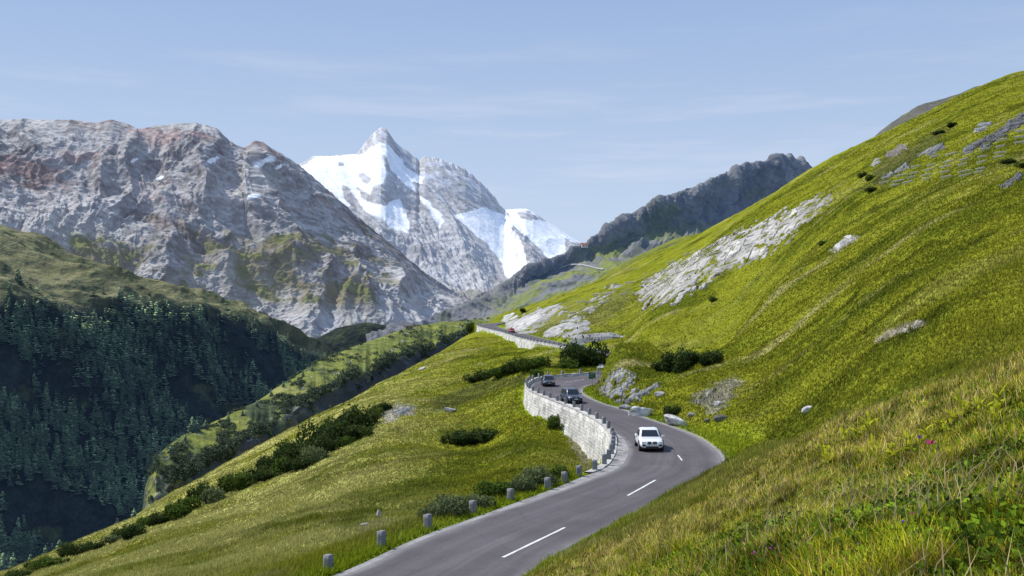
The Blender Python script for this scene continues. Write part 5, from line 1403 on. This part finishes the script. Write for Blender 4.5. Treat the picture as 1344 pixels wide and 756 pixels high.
tag(o, 'dense dark conifer wood covering the shaded valley slope', 'forest', kind='stuff')
# low dark scrub on the terrace: one mass nobody could count
idx2 = np.flatnonzero((ST.ravel() > .55) & (ST.ravel() < 1.98)); q = SP.reshape(-1, 3)[idx2]; tq = ST.ravel()[idx2]
nn1 = fbm3(q[:, 0]/40, q[:, 1]/70, q[:, 2]/20, 4)*.9+fbm3(q[:, 0]/12, q[:, 1]/20, q[:, 2]/8, 3)*1.0+.5*np.exp(-((tq-1.08)/.16)**2)-.05*(tq < .95)
uq = SU.ravel()[idx2]; pr = sstep(.16, .36, nn1)*(1-.8*sstep(400, 450, uq)*sstep(1.12, 1.22, tq)); sel2 = rng.choice(idx2, 5200, p=pr/pr.sum()); q = SP.reshape(-1, 3)[sel2]
m_n = 14; hh = rng.uniform(.5, 1.5, len(q))*np.interp(q[:, 1], [480, 1000], [1, 1.5])
d = rng.normal(size=(len(q), m_n, 3)); d /= np.linalg.norm(d, axis=2, keepdims=True); d[..., 2] = np.abs(d[..., 2])
Pq = (q[:, None]+d*hh[:, None, None]*np.array([1.2, 1.2, 1.0])).reshape(-1, 3)
V, Fc = leaf_quads(Pq, np.repeat(hh*.75, m_n), rng, elong=1.3)
c = np.array((.085, .112, .070))*rng.uniform(.5, 1.6, (len(Pq), 1))
o = mesh_np('terrace_scrub', V, Fc, M_leaf, np.repeat(c, 4, 0), smooth=False)
tag(o, 'low dark scrub spread over the grassy terrace', 'scrub', kind='stuff')
# small trees along the terrace rim
su, sv, sT = SU.ravel(), SV.ravel(), ST.ravel(); sp = SP.reshape(-1, 3)
def near_site(a, b_):
    j = np.argmin((su-a)**2+(sv-b_)**2+np.where((sT > 1) & (sT < 2.05), 0, 1e6)); return sp[j]
for k, (a, b_, h_) in enumerate([(252,567,22),(259,566,16),(270,563,13),(300,553,11),(243,580,12),(318,545,10),(337,533,9),(356,520,11),(372,508,9),(398,494,9),(224,595,12),(410,487,8)]):
    p_ = near_site(a, b_); o = bpy.data.objects.new('conifer', TREES[k % 6]); COL.objects.link(o)
    hh = h_*p_[1]/F; o.scale = (hh*1.3, hh*1.3, hh); o.location = p_-np.array([0, 0, .4])
    tag(o, f'small conifer on the rim of the grassy terrace, {ordinal(k)} in the row', 'tree', 'small conifers on the terrace rim')
for k, (a, b_, h_) in enumerate([(4,745,22),(18,742,18),(78,716,14),(170,672,18),(176,674,12),(154,684,10),(96,708,9),(60,728,11),(40,735,9)]):
    x, y, z = hit(a, b_+6); D = y*1.12; x, y = (a-CX)/F*D, D; z = float(tz(x, y)[0])
    o = bpy.data.objects.new('conifer', TREES[k % 6]); COL.objects.link(o)
    hh = h_*y/F*1.5; o.scale = (hh*1.2, hh*1.2, hh); o.location = (x, y, z-.3)
    tag(o, f'young conifer at the lower rim of the meadow above the gorge, {ordinal(k)} of its kind', 'tree', 'young conifers at the meadow rim')

# ================================================================== huts
M_hw = flat('hut_wall', (.25, .2, .16), rough=.9, noise=.2); M_hr = flat('hut_roof', (.16, .15, .15), rough=.8, noise=.2); M_hwin = flat('hut_window', (.02, .02, .025), rough=.2)
M_hwl = flat('house_wall', (.55, .5, .47), rough=.9, noise=.1); M_hrd = flat('house_roof', (.35, .10, .09), rough=.8, noise=.2)
def hut(name, label, p_, w_, d_, h_, mw, mr, rz):
    root = empty(name, p_, rz); tag(root, label, 'hut')
    bm = bmesh.new(); bx(bm, (0, 0, h_*.5-.5), (w_, d_, h_+1)); bm_obj('wall', bm, mw, root)
    bm = bmesh.new(); ov = .35
    q = [(-w_/2-ov, -d_/2-ov, h_-.1), (w_/2+ov, -d_/2-ov, h_-.1), (w_/2+ov, 0, h_+d_*.34), (-w_/2-ov, 0, h_+d_*.34), (-w_/2-ov, d_/2+ov, h_-.1), (w_/2+ov, d_/2+ov, h_-.1)]
    vs = [bm.verts.new(v) for v in q]; bm.faces.new((vs[0], vs[1], vs[2], vs[3])); bm.faces.new((vs[3], vs[2], vs[5], vs[4])); bm.faces.new((vs[0], vs[3], vs[4])); bm.faces.new((vs[1], vs[5], vs[2])); bm.faces.new((vs[0], vs[4], vs[5], vs[1]))
    bm_obj('roof', bm, mr, root)
    for xx in (-w_*.25, w_*.25):
        bm = bmesh.new(); bx(bm, (xx, -d_/2-.02, h_*.55), (w_*.14, .06, h_*.3)); bm_obj('window', bm, M_hwin, root)
p_ = near_site(536, 432); hut('alpine_hut', 'small dark wooden hut on the far grassy terrace', p_, 8, 6, 3.4, M_hw, M_hr, .5)
def ridge_site(a, b_):
    j = np.argmin(((RU-a)**2+(RV-b_)**2+np.where(RT < 2.0, 0, 1e6)).ravel()); return RP.reshape(-1, 3)[j]
p_ = ridge_site(766, 325); hut('mountain_house', 'tiny pale mountain house with reddish roof on the distant shoulder', p_, 13, 10, 6, M_hwl, M_hrd, .4)
# distant stretch of the road on the ridge flank
q = np.array([ridge_site(a, b_) for a, b_ in [(734,353),(742,349),(750,347.5),(758,347),(766,348),(774,350),(782,352),(792,354)]])
q = np.array([np.interp(np.linspace(0, 7, 60), range(8), q[:, k]) for k in range(3)]).T
q[:, 2] = np.convolve(np.pad(q[:, 2], 6, mode='edge'), np.ones(13)/13, 'valid')+2.5
V = np.array([q+np.array([-.5, -4, -3.2]), q+np.array([-.3, -3, -.6]), q+np.array([.5, 5, -.4])])
tag(mesh_np('road', V, grid_faces(3, 60), M_conc, np.zeros(V.shape)+np.array((.36, .36, .36))), 'distant pale stretch of road on the mountain shoulder', kind='structure')

# ================================================================== grass
def blades(name, n_, l0, l1, u0, u1, hfun, wfun, seg, label, colfun, seed, keep=None):
    r = np.random.default_rng(seed)
    u = r.uniform(u0, u1, n_); l = r.uniform(math.log(l0), math.log(l1), n_)
    y = np.exp(l); x = (u-CX)/F*y
    a = np.clip((u-PX0)/(PX1-PX0)*(NU-1), 0, NU-2).astype(int); b_ = np.clip(np.interp(l, ls, np.arange(NLT)), 0, NLT-2).astype(int)
    rs_ = RS[roadI[b_, a]]; wl_ = ((rs_ > S_W0-2) & (rs_ < S_W1)) | ((rs_ > S_U0) & (rs_ < S_U1))
    ok = roadD[b_, a] > np.where(roadLat[b_, a] < 0, np.where(wl_, SHW(rs_)+1.0, SHW(rs_)+.12), .12+.4*np.clip(fbm2(x/.9, y/.9, 2)+.3, 0, 1))
    # skip what the terrain in front hides completely
    runmin = np.minimum.accumulate(PYT, axis=0)
    ok &= PYT[b_, a] < runmin[np.maximum(b_-1, 0), a]+14+120/y
    if keep is not None: ok &= keep(x, y, u, b_, a, r)
    u, l, x, y, a, b_ = [q[ok] for q in (u, l, x, y, a, b_)]
    n_ = len(x); z = tz(x, y)-.02
    c = colfun(x, y, u, TC[b_, a], r)
    h = hfun(x, y, u, r); wd = wfun(x, y, r)
    ang = r.uniform(0, 2*PI, n_); ca, sa = np.cos(ang), np.sin(ang)
    lean = r.normal(0, .28, (n_, 2))+np.array([.10, -.04]); 
    side = np.stack([ca, sa, np.zeros(n_)], 1)*wd[:, None]*.5
    P0 = np.stack([x, y, z], 1); tip = P0+np.stack([lean[:, 0]*h*1.2, lean[:, 1]*h*1.2, h*(1-.25*np.minimum(1, (lean**2).sum(1)*2))], 1)
    if seg == 1:  # blade colour darkens to the root, painting in shade between blades
        V = np.stack([P0-side, P0+side, tip], 1).reshape(-1, 3); Fc = np.arange(n_*3).reshape(-1, 3)
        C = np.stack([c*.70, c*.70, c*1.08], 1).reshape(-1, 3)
    else:
        mid = P0+np.stack([lean[:, 0]*h*.35, lean[:, 1]*h*.35, h*.58], 1)
        V = np.stack([P0-side*.8, P0+side*.8, mid-side*.8, mid+side*.8, tip], 1).reshape(-1, 3)
        k = np.arange(n_)[:, None]*5
        Fc = np.concatenate([k+np.array([0, 1, 3]), k+np.array([0, 3, 2]), k+np.array([2, 3, 4])], 0)
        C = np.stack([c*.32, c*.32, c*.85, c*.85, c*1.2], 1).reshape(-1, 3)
    o = mesh_np(name, V, Fc, M_grass, C, smooth=False)
    tag(o, label, 'grass', kind='stuff'); return o
def near_cols(x, y, u, base_c, r):
    n_ = len(x); t = r.uniform(0, 1, n_); p1 = fbm2(x/1.3, y/1.8, 3); p2 = fbm2(x/4+9, y/5, 3)
    c = np.array((.235, .275, .010))*np.ones((n_, 1))
    c = np.where((t+p1*.7 < .34)[:, None], np.array((.085, .135, .010)), c)
    c = np.where((t-p2*.3 > .60)[:, None], np.array((.40, .38, .022)), c)
    strw = sstep(9, 22, y)*.34+.07+p2*.40
    c = np.where((r.uniform(0, 1, n_) < strw)[:, None], np.array((.52, .41, .14)), c)
    c = np.where((r.uniform(0, 1, n_) < .05+.14*(p1 > .12))[:, None], np.array((.33, .17, .065)), c)
    p3 = fbm2(x/.55, y/.8, 3)
    return c*r.uniform(.6, 1.5, (n_, 1))*(1.0+.35*p2+1.15*np.clip(p3*2, -.62, .55))[:, None]
def mid_cols(x, y, u, base_c, r):
    n_ = len(x)
    k_ = np.interp(y, [60, 180], [.27, .08])[:, None]
    c = base_c*(1.15+k_*r.uniform(-1, 1, (n_, 1)))
    return np.where((r.uniform(0, 1, n_) < .10)[:, None], c*.8+np.array((.06, .05, .015)), c)
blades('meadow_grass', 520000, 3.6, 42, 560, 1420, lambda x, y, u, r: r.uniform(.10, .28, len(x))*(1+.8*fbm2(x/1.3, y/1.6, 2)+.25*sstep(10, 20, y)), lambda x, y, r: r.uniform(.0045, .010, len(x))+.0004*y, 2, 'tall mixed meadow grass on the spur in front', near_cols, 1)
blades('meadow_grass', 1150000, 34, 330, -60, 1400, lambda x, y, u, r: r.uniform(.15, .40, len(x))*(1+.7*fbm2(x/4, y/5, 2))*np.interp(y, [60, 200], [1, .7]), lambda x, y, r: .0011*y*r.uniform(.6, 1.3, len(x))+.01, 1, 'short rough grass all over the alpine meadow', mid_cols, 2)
# seed stalks
blades('seed_stalks', 3200, 4.5, 40, 700, 1420, lambda x, y, u, r: r.uniform(.28, .52, len(x)), lambda x, y, r: r.uniform(.006, .010, len(x))+.0003*y, 2, 'dry straw coloured grass stalks standing above the meadow', lambda x, y, u, b_, r: np.array((.44, .36, .18))*r.uniform(.6, 1.3, (len(x), 1)), 3, keep=lambda x, y, u, b_, a, r: fbm2(x/2.5, y/3.5, 3) > -.12)
# low broad leaved herbs between the grass
def herbs(n_, seed, l0=4, l1=30, size=.035, hi=.16):
    r = np.random.default_rng(seed)
    u = r.uniform(640, 1420, n_); l = r.uniform(math.log(l0), math.log(l1), n_); y = np.exp(l); x = (u-CX)/F*y
    a = np.clip((u-PX0)/(PX1-PX0)*(NU-1), 0, NU-2).astype(int); b_ = np.clip(np.interp(l, ls, np.arange(NLT)), 0, NLT-2).astype(int)
    ok = (roadD[b_, a] > .5) & (fbm2(x/1.1+4, y/1.5, 3) > -.1); x, y = x[ok], y[ok]
    P = np.stack([x, y, tz(x, y)+r.uniform(.01, hi, len(x))], 1)
    V, Fc = leaf_quads(P, size+.0008*y, r, elong=1.5)
    c = np.where((r.uniform(0, 1, len(x)) < .5+fbm2(x/.8, y, 2))[:, None], np.array((.150, .235, .016)), np.array((.045, .080, .010)))*r.uniform(.4, 1.7, (len(x), 1))
    o = mesh_np('meadow_herbs', V, Fc, M_grass, np.repeat(c, 4, 0), smooth=False); tag(o, 'low dark green herbs between the grass on the spur', 'grass', kind='stuff')
herbs(200000, 5); herbs(60000, 9, 4, 16, .036, .22)

# broad leaved yellow green plants on the spur
M_plant = leaf_mat('broad_leaves', .4, .4)
def plant_mesh(seed):
    r = np.random.default_rng(seed); Vs = []; Fs = []; Cs = []
    for k in range(r.integers(5, 9)):
        a = r.uniform(0, 6.28); L_ = r.uniform(.16, .34); up = r.uniform(.45, 1.0); wd = r.uniform(.018, .032); z0 = r.uniform(.05, .30)
        d = np.array([math.cos(a)*(1-up*.6), math.sin(a)*(1-up*.6), up]); sd = np.array([-math.sin(a), math.cos(a), 0])
        b0 = len(Vs)
        for t, wk in ((0, .25), (.3, 1), (.65, .9), (1, .05)):
            c0 = np.array([0, 0, z0])+d*L_*t-np.array([0, 0, .09*t*t])
            Vs += [c0-sd*wd*wk, c0+sd*wd*wk]; cc = np.array((.42, .44, .025))*r.uniform(.7, 1.15); Cs += [cc, cc]
        for q in range(3): Fs.append([b0+2*q, b0+2*q+1, b0+2*q+3, b0+2*q+2])
    b0 = len(Vs); Vs += [np.array([-.004, 0, -.05]), np.array([.004, 0, -.05]), np.array([.003, 0, .4]), np.array([-.003, 0, .4])]; Cs += [np.array((.12, .15, .03))]*4; Fs.append([b0, b0+1, b0+2, b0+3])
    o = mesh_np('leafy_plant', np.array(Vs), np.array(Fs), M_plant, np.array(Cs), smooth=False); me = o.data; bpy.data.objects.remove(o); return me
PLM = [plant_mesh(i) for i in range(5)]
for k, (a, b_) in enumerate([(1086,610),(1105,588),(1125,580),(1140,572),(1146,604),(1168,606),(1190,598),(1232,566),(1250,562),(1262,556),(1273,546),(1282,552),(1296,546),(1304,562),(1310,540),(1240,572),(1214,584),(1128,604)]):
    x, y, z = hit(a, b_+8); s = y/F
    o = bpy.data.objects.new('leafy_plant', PLM[k % 5]); COL.objects.link(o)
    kk = 40*s/.42*random.uniform(.85, 1.2); o.scale = (kk,)*3; o.location = (x, y, float(tz(x, y)[0])); o.rotation_euler = (0, 0, random.uniform(0, 6.28))
    tag(o, f'bright yellow green leafy plant in the spur meadow, {ordinal(k)} of the patch', 'plant', 'yellow green plants on the spur')
# flowers
M_stem = flat('flower_stem', (.10, .15, .03), rough=.8)
FLM = {}
def flower(px_, py_, colr, cname, label, size):
    x, y, z = hit(px_, py_+20); s = y/F; size = size*1.15; hgt = max(26*s, .22)
    root = empty('flower', (x, y, z-.02)); tag(root, label, 'flower')
    bm = bmesh.new(); tube(bm, (0, 0, -.03), (.01, 0, hgt), .0035, .0025, 5); bm_obj('stem', bm, M_stem, root)
    if cname not in FLM: FLM[cname] = flat('petals_'+cname, colr, rough=.8, noise=.15, nscale=60)
    bm = bmesh.new(); r = random.Random(px_)
    for q in range(16):
        a = r.uniform(0, 6.28); e_ = r.uniform(.1, 1.3); d = Vector((math.cos(a)*math.cos(e_), math.sin(a)*math.cos(e_), math.sin(e_))); sd = Vector((-math.sin(a), math.cos(a), 0))*size*s*.14
        c0 = Vector((.01, 0, hgt)); bm.faces.new([bm.verts.new(v) for v in (c0, c0+d*size*s*.3+sd, c0+d*size*s*.55, c0+d*size*s*.3-sd)])
    bm_obj('petals', bm, FLM[cname], root)
for q in [(1220,588,(.55,.03,.20),'pink','bright pink thistle like flower standing in the spur meadow',14),(1206,580,(.28,.12,.42),'violet','pale violet flower beside the pink flower',8),(1183,706,(.18,.05,.62),'blue','single blue violet flower low in the spur meadow',7),
          (1012,735,(.42,.04,.30),'magenta','magenta flower at the bottom of the meadow, leftward one of three',8),(1042,752,(.42,.04,.30),'magenta','magenta flower at the very bottom edge of the meadow',8),(987,741,(.42,.04,.30),'magenta','small magenta flower at the bottom near the road side',7),(975,720,(.22,.03,.08),'crimson','dark crimson flower head near the bottom of the meadow',10),
          (1208,705,(.45,.06,.25),'rose','rose coloured flower beside the blue violet one',7),(1334,660,(.40,.14,.16),'dusty','dusty pink flower head at the edge of the meadow',12),(1195,692,(.45,.06,.25),'rose','rose flower just uphill of its twin',6),(1125,738,(.42,.10,.30),'lilac','lilac flower alone at the bottom middle of the meadow',8)]:
    flower(*q)
